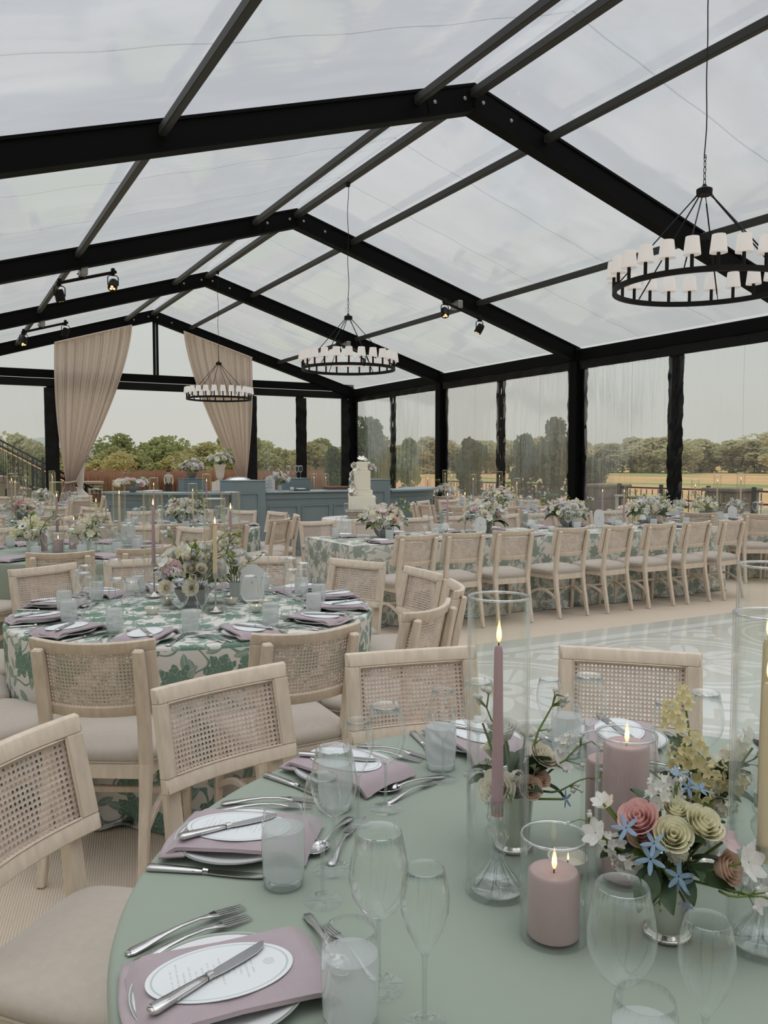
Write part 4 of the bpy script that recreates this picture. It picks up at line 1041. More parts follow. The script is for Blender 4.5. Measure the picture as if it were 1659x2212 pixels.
# glasses
def make_wine(name, cat, bowl, stem_h, foot_r):
    t = proto(name, cat)
    link('bowl', MB().lathe(bowl, 28).mesh('bowl', smooth=True), M['glass'], t)
    link('stem', MB().lathe([(0.0040, 0.008), (0.0034, 0.02), (0.0031, stem_h * 0.6), (0.0036, stem_h - 0.006), (0.0055, stem_h + 0.004)], 12).mesh('stem', smooth=True), M['glass_solid'], t)
    link('foot', MB().lathe([(0.004, 0.009), (0.010, 0.005), (foot_r - 0.003, 0.0028), (foot_r, 0.0018), (foot_r - 0.002, 0.0005), (0, 0.0005)], 28).mesh('foot', smooth=50), M['glass_solid'] if False else M['glass_cyl'], t)
    return t
WINE = make_wine('wine_glass', 'wine glass', [(0.0, 0.100), (0.010, 0.102), (0.026, 0.116), (0.038, 0.136), (0.0425, 0.156), (0.042, 0.176), (0.038, 0.200), (0.0325, 0.226), (0.0315, 0.228), (0.036, 0.20)], 0.100, 0.036)
FLUTE = make_wine('champagne_glass', 'champagne glass', [(0.0, 0.098), (0.004, 0.100), (0.012, 0.112), (0.024, 0.136), (0.0315, 0.160), (0.0325, 0.176), (0.030, 0.196), (0.0255, 0.216), (0.0245, 0.217), (0.028, 0.20)], 0.098, 0.033)
def make_tumbler():
    t = proto('water_tumbler', 'tumbler')
    link('glass_wall', MB().lathe([(0.033, 0.0), (0.0365, 0.010), (0.038, 0.040), (0.0385, 0.090), (0.0365, 0.120), (0.0335, 0.138), (0.0325, 0.138), (0.0355, 0.118)], 28).mesh('glass_wall', smooth=True), M['glass_cyl'], t)
    link('thick_base', MB().lathe([(0.0, 0.001), (0.031, 0.001), (0.034, 0.006), (0.034, 0.014), (0.030, 0.017), (0.0, 0.015)], 24).mesh('thick_base', smooth=40), M['glass_solid'], t)
    link('water', MB().lathe([(0.0, 0.018), (0.031, 0.018), (0.0360, 0.026), (0.0372, 0.06), (0.0374, 0.090), (0.0362, 0.104), (0.0, 0.104)], 28).mesh('water', smooth=40), M['frost'], t)
    return t
TUMB = make_tumbler()
# crockery
def make_plate():
    t = proto('dinner_plate', 'plate')
    link('dish', MB().lathe([(0.0, 0.006), (0.080, 0.006), (0.092, 0.010), (0.120, 0.018), (0.123, 0.019), (0.122, 0.016), (0.094, 0.006), (0.070, 0.001), (0, 0.001)], 48).mesh('dish', smooth=35), M['china'], t)
    link('rim_line', MB().lathe([(0.1185, 0.0182), (0.1215, 0.0194)], 48).mesh('rim_line', smooth=True), M['china_rim'], t)
    return t
PLATE = make_plate()
def napkin_mesh():
    """folded napkin laid along the radial direction (+x inwards), drooping over both plate edges"""
    rnd = random.Random(2); L, W = 0.290, 0.165
    def z_at(x):
        a = abs(x)
        return 0.0255 if a < 0.108 else max(0.004, 0.0255 - ((a - 0.108) / 0.04) ** 1.3 * 0.0225)
    m = MB()
    def fn(u, v):
        x = (u - 0.5) * L; w = W * (1.0 + 0.10 * abs(u - 0.5) * 2 * (1 if u < 0.5 else 0.6)); y = (v - 0.5) * w
        xx = x * (1 - 0.06 * max(0, abs(x) - 0.108) / 0.04)
        zz = z_at(x) + 0.002 * math.sin(v * 9 + u * 4) * (abs(u - 0.5) * 2) ** 2
        if abs(v - 0.5) > 0.42: zz -= 0.004
        return (xx, y, zz)
    m.grid(26, 14, fn); me = m.mesh('folded_cloth', smooth=True, solid=0.007); 
    me.set_sharp_from_angle(angle=R(40)); return me
def make_napkin():
    t = proto('folded_napkin', 'napkin')
    link('folded_cloth', napkin_mesh(), M['napkin'], t)
    link('under_fold', MB().grid(10, 8, lambda u, v: (-0.138 + 0.05 * u - 0.012 * math.sin(v * 3), (v - 0.5) * 0.20, 0.006 + 0.006 * u + 0.003 * math.sin(v * 7))).mesh('under_fold', smooth=True, solid=0.004), M['napkin'], t)
    return t
NAP = make_napkin()
def menu_mat():
    m, n, l, out = new_mat('printed_menu')
    p = n.new('ShaderNodeBsdfPrincipled'); p.inputs['Roughness'].default_value = 0.75; l.new(p.outputs[0], out.inputs[0])
    tc = n.new('ShaderNodeTexCoord'); sx = n.new('ShaderNodeSeparateXYZ'); l.new(tc.outputs['Object'], sx.inputs[0])
    X, Y = sx.outputs['X'], sx.outputs['Y']          # x: reading direction is -x (top at +x)
    e_ = math_(n, l, 'SQRT', math_(n, l, 'ADD', math_(n, l, 'POWER', math_(n, l, 'DIVIDE', X, 0.102), 2.0), math_(n, l, 'POWER', math_(n, l, 'DIVIDE', Y, 0.064), 2.0)))
    ring = math_(n, l, 'MULTIPLY', math_(n, l, 'GREATER_THAN', e_, 0.905), math_(n, l, 'LESS_THAN', e_, 0.935))
    row = math_(n, l, 'DIVIDE', X, 0.0085); fr = math_(n, l, 'FRACT', math_(n, l, 'ADD', row, 50.0)); rid = math_(n, l, 'FLOOR', math_(n, l, 'ADD', row, 50.0))
    wn_ = n.new('ShaderNodeTexWhiteNoise'); wn_.noise_dimensions = '1D'; l.new(rid, wn_.inputs['W'])
    half = math_(n, l, 'MULTIPLY_ADD', wn_.outputs['Value'], 0.036, 0.004)
    inl = math_(n, l, 'MULTIPLY', math_(n, l, 'LESS_THAN', fr, 0.30), math_(n, l, 'LESS_THAN', math_(n, l, 'ABSOLUTE', Y), half))
    cmb = n.new('ShaderNodeCombineXYZ'); l.new(math_(n, l, 'FLOOR', math_(n, l, 'MULTIPLY', Y, 620.0)), cmb.inputs[0]); l.new(rid, cmb.inputs[1])
    w2 = n.new('ShaderNodeTexWhiteNoise'); w2.noise_dimensions = '2D'; l.new(cmb.outputs[0], w2.inputs['Vector'])
    txt = math_(n, l, 'MULTIPLY', inl, math_(n, l, 'LESS_THAN', w2.outputs['Value'], 0.72))
    txt = math_(n, l, 'MULTIPLY', txt, math_(n, l, 'LESS_THAN', math_(n, l, 'ABSOLUTE', math_(n, l, 'SUBTRACT', X, -0.012)), 0.062))
    dx = math_(n, l, 'SUBTRACT', X, 0.068); rr = math_(n, l, 'SQRT', math_(n, l, 'ADD', math_(n, l, 'MULTIPLY', dx, dx), math_(n, l, 'MULTIPLY', Y, Y)))
    emb = math_(n, l, 'MULTIPLY', math_(n, l, 'LESS_THAN', rr, 0.0085), math_(n, l, 'GREATER_THAN', math_(n, l, 'SINE', math_(n, l, 'MULTIPLY', math_(n, l, 'ADD', X, Y), 1300.0)), -0.1))
    c = mixc(n, l, math_(n, l, 'MULTIPLY', txt, 0.26), rgb(226, 228, 228), rgb(110, 116, 122)); c = mixc(n, l, math_(n, l, 'MULTIPLY', emb, 0.35), c, rgb(110, 122, 116)); c = mixc(n, l, math_(n, l, 'MULTIPLY', ring, 0.55), c, rgb(150, 166, 156))
    l.new(c, p.inputs['Base Color']); return m
M['menu'] = menu_mat()
def make_menu():
    m = MB(); N = 48
    for z in (0.0, 0.0009): m.v += [(0.102 * math.cos(2 * PI * k / N), 0.064 * math.sin(2 * PI * k / N), z) for k in range(N)]
    m.f = [tuple(range(N - 1, -1, -1)), tuple(N + k for k in range(N))] + [(k, (k + 1) % N, N + (k + 1) % N, N + k) for k in range(N)]
    o = link('menu_card', m.mesh('menu_card'), M['menu']); return tag(o, 'x', 'menu')
MENU = make_menu()
# cutlery along +x: handle end at -L/2, tip at +L/2
def sweep_flat(pts, ws, ts):
    return MB().bar(pts, ws, ts, (0, 1, 0))
def make_knife(name='table_knife', L=0.238):
    t = proto(name, 'knife'); h = L * 0.46
    link('handle', sweep_flat([(-L / 2, 0, 0.005), (-L / 2 + 0.008, 0, 0.005), (-L / 2 + 0.03, 0, 0.005), (-L / 2 + h * 0.8, 0, 0.005), (-L / 2 + h, 0, 0.005)], [0.014, 0.019, 0.017, 0.0135, 0.012], [0.006, 0.009, 0.0085, 0.0075, 0.006]).mesh('handle', smooth=60, bevel=0.0018), M['steel'], t)
    link('collar', MB().tube([(-L / 2 + h, 0, 0.005), (-L / 2 + h + 0.010, 0, 0.005)], [0.0066, 0.0055], 10).mesh('collar', smooth=50), M['steel'], t)
    b0 = -L / 2 + h + 0.008
    vs = []; prof = [(0.0, -0.006, 0.006), (0.02, -0.0085, 0.0075), (0.06, -0.010, 0.0078), (0.09, -0.009, 0.0080), (0.108, -0.004, 0.0078), (0.117, 0.004, 0.0068)]
    k = (L / 2 - b0) / 0.117
    for z, f in ((0.0035, 1), (0.0055, 1)):
        vs += [(b0 + x * k, lo, z) for x, lo, hi in prof] + [(b0 + x * k, hi, z) for x, lo, hi in prof]
    n = len(prof); fs = []
    for q in range(n - 1):
        fs += [(q, q + n, q + 1 + n, q + 1), (2 * n + q, 2 * n + q + 1, 3 * n + q + 1, 3 * n + q), (q, q + 1, 2 * n + q + 1, 2 * n + q), (n + q, 3 * n + q, 3 * n + q + 1, n + q + 1)]
    fs += [(0, 2 * n, 3 * n, n), (n - 1, 2 * n - 1, 4 * n - 1, 3 * n - 1)]
    link('blade', MB().add(vs, fs).mesh('blade'), M['steel'], t); return t
def make_fork(L=0.205):
    t = proto('table_fork', 'fork'); x0 = -L / 2
    zc = lambda s: 0.003 + 0.010 * math.sin(PI * s) ** 1.5
    S = [0, 0.05, 0.15, 0.3, 0.45, 0.6, 0.68, 0.76]
    link('handle', sweep_flat([(x0 + L * s, 0, zc(s)) for s in S], [0.012, 0.019, 0.017, 0.010, 0.007, 0.0065, 0.012, 0.022], [0.003, 0.004, 0.004, 0.0038, 0.0036, 0.0034, 0.0026, 0.0024]).mesh('handle', smooth=60, bevel=0.001), M['steel'], t)
    tn = sweep_flat([(x0 + L * s, 0, zc(s) + 0.002 * (s - 0.76)) for s in (0.755, 0.84, 0.92, 1.0)], [0.0040, 0.0036, 0.0032, 0.0018], [0.0024, 0.0022, 0.002, 0.0014]).mesh('tine')
    for k in range(4): link('tine', tn, M['steel'], t, loc=(0, -0.0087 + 0.0058 * k, 0))
    return t
def make_spoon(L=0.185):
    t = proto('dessert_spoon', 'spoon'); x0 = -L / 2
    zc = lambda s: 0.003 + 0.010 * math.sin(PI * s) ** 1.5
    S = [0, 0.05, 0.15, 0.3, 0.45, 0.6, 0.70, 0.74]
    link('handle', sweep_flat([(x0 + L * s, 0, zc(s)) for s in S], [0.011, 0.017, 0.015, 0.009, 0.0065, 0.006, 0.007, 0.009], [0.003, 0.004, 0.004, 0.0038, 0.0036, 0.0034, 0.003, 0.003]).mesh('handle', smooth=60, bevel=0.001), M['steel'], t)
    def fn(u, v):
        a = v * 2 * PI; r = u
        return (x0 + L * 0.855 + 0.031 * r * math.cos(a), (0.0195 - 0.002 * math.cos(a)) * r * math.sin(a), 0.0025 + 0.0085 * r ** 2.2)
    link('bowl', MB().grid(6, 24, fn).mesh('bowl', smooth=True, solid=0.0012), M['steel'], t); return t
KNIFE, BKNIFE, FORK, SPOON = make_knife(), make_knife('butter_knife', 0.200), make_fork(), make_spoon()
TZ = 0.7605
def setting(cx, cy, ang, tname, lvl=2, wob=0, phrase=None):
    """one place: lvl 2 everything, 1 plate napkin menu knife and glasses, 0 plate napkin and glasses"""
    rnd = random.Random(int(ang * 13 + cx * 1000)); W = phrase or "at the %s o'clock place of the %s" % (hour(ang), tname)
    def pos(r, da): a = R(ang + da); return (cx + r * math.cos(a), cy + r * math.sin(a), TZ)
    inw = R(ang) + PI; j = lambda s: rnd.uniform(-s, s)
    p = pos(0.755, j(0.8)); place(PLATE, p, 0, 'white dinner plate ' + W, 'white dinner plates')
    rz = inw + R(j(7)); place(NAP, (p[0] + 0.014 * math.cos(rz), p[1] + 0.014 * math.sin(rz), TZ + 0.0062), rz, 'folded mauve napkin ' + W, 'mauve napkins')
    d = Vector((math.cos(rz), math.sin(rz), 0)); side = Vector((-d.y, d.x, 0))
    if lvl >= 1:
        mp = Vector(p); place(MENU, (mp.x, mp.y, TZ + 0.0335), rz + R(j(3)), 'white oval printed menu ' + W, 'oval menu cards')
        kp = Vector(p) - d * 0.015 - side * 0.012; place(BKNIFE, (kp.x, kp.y, TZ + 0.0345), rz + R(32 + j(10)), 'butter knife laid across the menu ' + W, 'butter knives')
    place(TUMB, pos(0.64 + j(0.008), 13 + j(1)), j(3), 'misted water tumbler ' + W, 'water tumblers')
    place(WINE, pos(0.55 + j(0.006), 8 + j(0.7)), j(3), 'rounded wine glass ' + W, 'wine glasses')
    place(FLUTE, pos(0.565 + j(0.006), 18.0 + j(0.7)), j(3), 'slender champagne glass ' + W, 'champagne glasses')
    if lvl >= 2:
        place(KNIFE, pos(0.775, 9.8), inw + R(-1 + j(4)), 'steel table knife ' + W, 'table knives')
        for k, (nm_, da) in enumerate((('outer', -13.8), ('inner', -11.4))):
            place(FORK, pos(0.785 - 0.008 * k, da), inw + R(15 + 3 * k + j(3)), nm_ + ' steel fork ' + W, 'table forks')
        sp = pos(0.585, -5.5); place(SPOON, sp, inw + PI / 2 + PI + R(j(8) - 8), 'steel dessert spoon ' + W, 'dessert spoons')
        fp = pos(0.555, -2.5); place(FORK, fp, inw + PI / 2 + R(j(8)), 'dessert fork above the plate ' + W, 'dessert forks', 0.82)
for k, lv in (('T1', 2), ('T2', 2), ('T3', 0), ('T4', 0), ('T5', 0), ('T6', 0), ('T7', 0), ('T8', 0), ('TR', 1)):
    cx, cy, nm = TB[k]
    for a in SEATS[k]:
        if k == 'T1': a = {170: 177.0, 136: 140.0, 106: 109.0, 77.5: 78.5, 46: 48.5}[a]
        setting(cx, cy, a, nm, lv)
WX = [(0.723, 0.723), (0.768, 0.634), (0.690, 0.652), (1.510, 1.268), (1.405, 1.280), (1.600, 1.190)]
for src, x, y, lab, grp in ((WINE, WX[0][0], WX[0][1], 'large wine glass in front of the silver cup of roses', 'wine glasses'), (FLUTE, WX[1][0], WX[1][1], 'champagne glass in front of the cream taper cylinder', 'champagne glasses'), (TUMB, WX[2][0], WX[2][1], 'water tumbler cut off by the lower photo edge', 'water tumblers'),
                             (WINE, WX[3][0], WX[3][1], 'wine glass behind the yellow stock flowers on the front table', 'wine glasses'), (FLUTE, WX[4][0], WX[4][1], 'champagne glass behind the yellow stock flowers on the front table', 'champagne glasses'), (TUMB, WX[5][0], WX[5][1], 'water tumbler behind the yellow stock flowers on the front table', 'water tumblers')):
    place(src, (x, y, TZ), 0, lab, grp)
# long table: settings on both sides
def long_setting(x, y, facing, phrase):
    """facing +1: diner sits at the low y side"""
    inw = PI / 2 * facing; s = facing; rnd = random.Random(int(x * 100)); j = lambda q: rnd.uniform(-q, q)
    place(PLATE, (x, y, TZ), 0, 'white dinner plate ' + phrase, 'white dinner plates'); place(NAP, (x, y, TZ + 0.0062), inw + R(j(8)), 'folded mauve napkin ' + phrase, 'mauve napkins')
    place(MENU, (x, y + 0.01 * s, TZ + 0.0335), inw, 'white oval printed menu ' + phrase, 'oval menu cards')
    place(TUMB, (x + 0.16 * s, y + 0.13 * s, TZ), 0, 'misted water tumbler ' + phrase, 'water tumblers')
    place(WINE, (x + 0.08 * s, y + 0.19 * s, TZ), 0, 'rounded wine glass ' + phrase, 'wine glasses')
    place(FLUTE, (x + 0.17 * s, y + 0.215 * s, TZ), 0, 'slender champagne glass ' + phrase, 'champagne glasses')
for i, x in enumerate(LFX): long_setting(x - 0.02, LY0 + 0.175, 1, 'at the long table, dance floor side, %s from the cake' % ORD[i])
for i, x in enumerate(LBX): long_setting(x, LY1 - 0.175, -1, 'at the long table, bar side, %s from the cake' % ORD[i])

# ================================================================== CANDLES
flame_me = MB().lathe([(0.0, 0.0), (0.0028, 0.004), (0.0042, 0.010), (0.0038, 0.018), (0.0022, 0.027), (0.0, 0.037)], 10).mesh('flame', smooth=True)
wick_me = MB().tube([(0, 0, -0.002), (0.0005, 0, 0.006), (0.0018, 0, 0.011)], 0.0011, 5).mesh('wick')
def flame_on(t, z, s=1.0):
    w = link('wick', wick_me, M['wick'], t, loc=(0, 0, z)); link('flame', flame_me, M['flame'], w, loc=(0.001, 0, 0.006), scale=s)
def taper(x, y, z, h, col, label, r=0.0105):
    t = thing('taper_candle', label, 'candle', (x, y, z), group='lit taper candles')
    link('wax', MB().lathe([(0, 0), (r, 0), (r * 0.96, h * 0.3), (r * 0.72, h * 0.97), (r * 0.5, h), (0, h)], 16).mesh('wax', smooth=45), M[col], t); flame_on(t, h - 0.001, 1.1)
def pillar_candle(x, y, r, h, label, z=TZ, col='wax_rose'):
    t = thing('pillar_candle', label, 'candle', (x, y, z), group='lit pillar candles')
    link('wax', MB().lathe([(0, 0.0), (r, 0.0), (r, h - 0.004), (r - 0.004, h), (r * 0.5, h - 0.001), (r * 0.42, h - 0.004), (0, h - 0.005)], 32).mesh('wax', smooth=45), M[col], t); flame_on(t, h - 0.006, 1.0)
def hurricane(x, y, r, h, label, z=TZ):
    t = thing('glass_hurricane', label, 'candle glass', (x, y, z), group='clear glass candle cylinders')
    link('wall', MB().lathe([(r, 0.002), (r, h), (r - 0.003, h), (r - 0.003, 0.006)], 36).mesh('wall', smooth=50), M['glass_cyl'], t)
    link('base', MB().lathe([(0, 0.001), (r - 0.001, 0.001), (r - 0.001, 0.006), (0, 0.006)], 36).mesh('base', smooth=40), M['glass_cyl'], t)
    link('rim', MB().tube([((r - 0.0015) * math.cos(2 * PI * k / 36), (r - 0.0015) * math.sin(2 * PI * k / 36), h) for k in range(36)], 0.0024, 6, closed=True).mesh('rim', smooth=True), M['glass_rim'], t)
def stick_glass(x, y, label, z=TZ + 0.007, h=0.155):
    t = thing('glass_candlestick', label, 'candlestick', (x, y, z), group='cast glass candlesticks')
    k = h / 0.155
    link('foot', MB().lathe([(0, 0.001), (0.046, 0.001), (0.047, 0.006), (0.034, 0.022), (0.016, 0.044), (0.011, 0.052)], 48, wob=lambda a, z: 1 + 0.035 * math.sin(24 * a)).mesh('foot', smooth=True), M['glass_solid'], t)
    link('stem', MB().lathe([(0.010, 0.050), (0.015, 0.058), (0.010, 0.066), (0.014, 0.074 * k), (0.021, 0.090 * k), (0.021, 0.102 * k), (0.013, 0.114 * k), (0.017, 0.120 * k)], 24).mesh('stem', smooth=True), M['glass_solid'], t)
    link('socket', MB().lathe([(0.018, 0.119 * k), (0.019, 0.126 * k), (0.0165, 0.132 * k), (0.0165, h), (0.0125, h), (0.0125, 0.135 * k), (0, 0.135 * k)], 24).mesh('socket', smooth=50), M['glass_solid'], t)
def stick_silver(x, y, label, h=0.19, z=TZ):
    t = thing('silver_candlestick', label, 'candlestick', (x, y, z), group='silver candlesticks')
    link('foot', MB().lathe([(0, 0.001), (0.040, 0.001), (0.040, 0.004), (0.030, 0.008), (0.012, 0.018), (0.006, 0.026)], 28).mesh('foot', smooth=True), M['silver'], t)
    link('stem', MB().lathe([(0.006, 0.024), (0.0045, 0.06), (0.0045, h - 0.035), (0.006, h - 0.03)], 14).mesh('stem', smooth=True), M['silver'], t)
    link('socket', MB().lathe([(0.006, h - 0.032), (0.012, h - 0.022), (0.015, h), (0.017, h + 0.002), (0.012, h + 0.002), (0.012, h - 0.01), (0, h - 0.01)], 18).mesh('socket', smooth=50), M['silver'], t)
def votive(x, y, label, lit=True, z=TZ):
    t = thing('votive_bowl', label, 'votive', (x, y, z), group='ivory votive bowls')
    link('bowl', MB().lathe([(0, 0.001), (0.020, 0.001), (0.032, 0.016), (0.036, 0.034), (0.033, 0.034), (0.029, 0.018), (0.016, 0.007), (0, 0.007)], 28).mesh('bowl', smooth=50), M['ceramic'], t)
    link('wax', MB().lathe([(0, 0.020), (0.0285, 0.020), (0.027, 0.014), (0, 0.014)], 20).mesh('wax', smooth=40), M['wax_white'], t)
    if lit: flame_on(t, 0.019, 0.45)
def frosted_votive(x, y, label, z=TZ):
    t = thing('frosted_votive', label, 'votive', (x, y, z), group='frosted votive glasses')
    link('glass', MB().lathe([(0, 0.001), (0.030, 0.001), (0.033, 0.01), (0.033, 0.062), (0.030, 0.062), (0.030, 0.01), (0, 0.008)], 24).mesh('glass', smooth=50), M['frost_solid'], t)
    link('wax', MB().lathe([(0, 0.035), (0.027, 0.035), (0.027, 0.01), (0, 0.01)], 16).mesh('wax', smooth=40), M['wax_white'], t); flame_on(t, 0.034, 0.5)
def mini_lamp(x, y, label, z=TZ):
    t = thing('votive_lamp', label, 'votive lamp', (x, y, z), group='little glass votive lamps')
    link('stand', MB().lathe([(0, 0.001), (0.032, 0.001), (0.033, 0.005), (0.012, 0.014), (0.007, 0.03), (0.010, 0.045), (0.006, 0.06), (0.016, 0.075), (0.018, 0.08)], 24).mesh('stand', smooth=True), M['glass_solid'], t)
    link('shade', MB().lathe([(0.042, 0.078), (0.028, 0.138)], 28).mesh('shade', smooth=True), M['frost'], t)
    link('candle', MB().lathe([(0, 0.078), (0.018, 0.078), (0.018, 0.102), (0, 0.102)], 14).mesh('candle', smooth=40), M['wax_white'], t); flame_on(t, 0.101, 0.5)

# front sage table
S_ = ' on the front sage table'
hurricane(0.838, 1.134, 0.053, 0.515, 'tall clear glass cylinder around the mauve taper' + S_); stick_glass(0.838, 1.134, 'cast glass candlestick under the mauve taper' + S_)
taper(0.838, 1.134, TZ + 0.135, 0.295, 'wax_mauve', 'tall lit mauve taper' + S_, 0.0105)
hurricane(0.834, 0.980, 0.052, 0.162, 'short clear glass cylinder around the lowest pillar candle' + S_); pillar_candle(0.834, 0.980, 0.0405, 0.100, 'lowest dusty rose pillar candle' + S_, TZ + 0.0065)
hurricane(1.066, 1.062, 0.053, 0.262, 'clear glass cylinder around the tallest pillar candle' + S_); pillar_candle(1.066, 1.062, 0.040, 0.240, 'tallest dusty rose pillar candle' + S_, TZ + 0.0065)
hurricane(1.152, 1.203, 0.048, 0.20, 'clear glass cylinder behind the tallest pillar candle' + S_); pillar_candle(1.152, 1.203, 0.038, 0.152, 'dusty rose pillar candle behind the tallest one' + S_, TZ + 0.0065)
hurricane(1.098, 0.805, 0.053, 0.515, 'tall clear glass cylinder around the cream taper' + S_); stick_glass(1.098, 0.805, 'cast glass candlestick under the cream taper' + S_); taper(1.098, 0.805, TZ + 0.135, 0.275, 'wax_cream', 'tall lit cream taper' + S_, 0.0115)
hurricane(1.270, 0.935, 0.053, 0.565, 'tallest clear glass cylinder, behind the yellow flowers' + S_); stick_glass(1.270, 0.935, 'cast glass candlestick behind the yellow flowers' + S_); taper(1.270, 0.935, TZ + 0.135, 0.30, 'wax_cream', 'lit cream taper behind the yellow flowers' + S_, 0.0115)
votive(0.985, 1.12, 'ivory votive bowl behind the lowest pillar candle' + S_)
# front floral table
S_ = ' on the front floral table'
hurricane(1.055, 4.62, 0.054, 0.595, 'tall glass cylinder around the pink taper' + S_); stick_silver(1.055, 4.62, 'silver candlestick under the pink taper' + S_, 0.19, TZ + 0.0065); taper(1.055, 4.62, TZ + 0.182, 0.325, 'wax_mauve', 'lit pink taper left of the bouquet' + S_, 0.011)
hurricane(1.215, 4.00, 0.054, 0.570, 'tall glass cylinder around the cream taper' + S_); stick_silver(1.215, 4.00, 'silver candlestick under the cream taper' + S_, 0.19, TZ + 0.0065); taper(1.215, 4.00, TZ + 0.182, 0.255, 'wax_cream', 'lit cream taper before the bouquet' + S_, 0.0115)
hurricane(1.445, 4.46, 0.054, 0.585, 'tall glass cylinder around the mauve taper' + S_); stick_silver(1.445, 4.46, 'silver candlestick under the mauve taper' + S_, 0.19, TZ + 0.0065); taper(1.445, 4.46, TZ + 0.182, 0.300, 'wax_mauve', 'lit mauve taper behind the table card' + S_, 0.011)
for (x, y, q) in ((0.925, 4.10, 'beside the champagne glass nearest the pink taper'), (1.085, 3.92, 'before the grey flower bowl'), (1.40, 3.92, 'by the table card'), (1.50, 4.06, 'behind the table card'), (1.06, 4.36, 'under the pink blossoms'), (1.36, 4.20, 'between the cream taper and the card')): votive(x, y, 'ivory votive bowl ' + q + S_)
mini_lamp(0.90, 4.47, 'glass votive lamp beside the pink taper' + S_); mini_lamp(1.56, 4.32, 'glass votive lamp behind the table card' + S_)
# middle sage table
S_ = ' on the middle sage table'
hurricane(0.93, 7.70, 0.055, 0.585, 'tall glass cylinder around the mauve taper' + S_); stick_glass(0.93, 7.70, 'cast glass candlestick of the mauve taper' + S_); taper(0.93, 7.70, TZ + 0.14, 0.31, 'wax_mauve', 'lit mauve taper' + S_, 0.012)
hurricane(1.20, 7.35, 0.055, 0.53, 'tall glass cylinder around the short cream taper' + S_); stick_glass(1.20, 7.35, 'cast glass candlestick of the short cream taper' + S_); taper(1.20, 7.35, TZ + 0.14, 0.27, 'wax_cream', 'shorter lit cream taper' + S_, 0.012)
hurricane(1.42, 7.50, 0.055, 0.60, 'tall glass cylinder around the tall cream taper' + S_); stick_glass(1.42, 7.50, 'cast glass candlestick of the tall cream taper' + S_); taper(1.42, 7.50, TZ + 0.14, 0.33, 'wax_cream', 'taller lit cream taper' + S_, 0.012)
hurricane(0.90, 7.42, 0.052, 0.16, 'short glass cylinder round the low pillar candle' + S_); pillar_candle(0.90, 7.42, 0.042, 0.105, 'low dusty rose pillar candle' + S_, TZ + 0.0065)
pillar_candle(0.80, 7.62, 0.038, 0.20, 'slim dusty rose pillar candle' + S_); pillar_candle(1.06, 7.66, 0.042, 0.25, 'tall dusty rose pillar candle' + S_)
def candle_trio(cx, cy, tn, cols=('wax_mauve', 'wax_cream', 'wax_mauve'), sc=0.36, a0=0.6, silver=True):
    for k, c in enumerate(cols):
        a = a0 + k * 2.1; x, y = cx + sc * math.cos(a), cy + sc * math.sin(a); h = (0.58, 0.52, 0.62)[k]
        w = ('mauve' if 'mauve' in c else 'cream') + ' taper'; q = ('first', 'second', 'third')[k]
        hurricane(x, y, 0.053, h, '%s tall glass cylinder around a %s on the %s' % (q, w, tn)); stick_silver(x, y, 'silver candlestick inside the %s glass cylinder on the %s' % (q, tn), 0.17, TZ + 0.0065); taper(x, y, TZ + 0.162, h - 0.26, c, 'lit %s in the %s glass cylinder on the %s' % (w, q, tn), 0.012)
candle_trio(2.60, 9.75, TB['T4'][2], ('wax_mauve', 'wax_cream', 'wax_mauve'), 0.37, 2.6)
candle_trio(0.72, 11.95, TB['T5'][2], ('wax_cream', 'wax_cream', 'wax_mauve'), 0.38, 0.9)
candle_trio(1.75, 16.3, TB['T6'][2], ('wax_cream', 'wax_mauve', 'wax_cream'), 0.30, 0.9)
candle_trio(7.95, 10.85, TB['T7'][2], ('wax_mauve', 'wax_cream', 'wax_mauve'), 0.40, 2.9)
candle_trio(9.35, 14.7, TB['T8'][2], ('wax_cream', 'wax_mauve', 'wax_cream'), 0.30, 0.2)
candle_trio(9.75, 8.05, TB['TR'][2], ('wax_cream', 'wax_mauve', 'wax_cream'), 0.34, 0.7)
S_ = ' on the long floral table'
for i, (x, y, c) in enumerate(((4.72, 7.30, 'wax_mauve'), (5.02, 7.42, 'wax_cream'), (7.02, 7.45, 'wax_mauve'), (7.20, 7.28, 'wax_mauve'))):
    w = 'mauve' if 'mauve' in c else 'cream'; q = ('nearest the cake', 'next to the one nearest the cake', 'between the flowers and the oval card', 'past the oval card')[i]
    stick_silver(x, y, 'silver candlestick ' + q + S_, 0.12); taper(x, y, TZ + 0.112, 0.29, c, 'lit %s taper %s%s' % (w, q, S_), 0.012)
for i, (x, y) in enumerate(((4.62, 7.18), (5.70, 7.15), (7.45, 7.22))): mini_lamp(x, y, 'glass votive lamp, %s from the cake end%s' % (ORD[i], S_))
for i, (x, y) in enumerate(((4.05, 7.08), (4.95, 7.02), (5.95, 7.10), (6.95, 7.02), (7.75, 7.05))): frosted_votive(x, y, 'frosted votive glass, %s from the cake end%s' % (ORD[i], S_))
for i, (x, y) in enumerate(((3.62, 7.02), (4.42, 7.22), (6.62, 7.20), (7.55, 7.42))): votive(x, y, 'ivory votive bowl, %s from the cake end%s' % (ORD[i], S_))
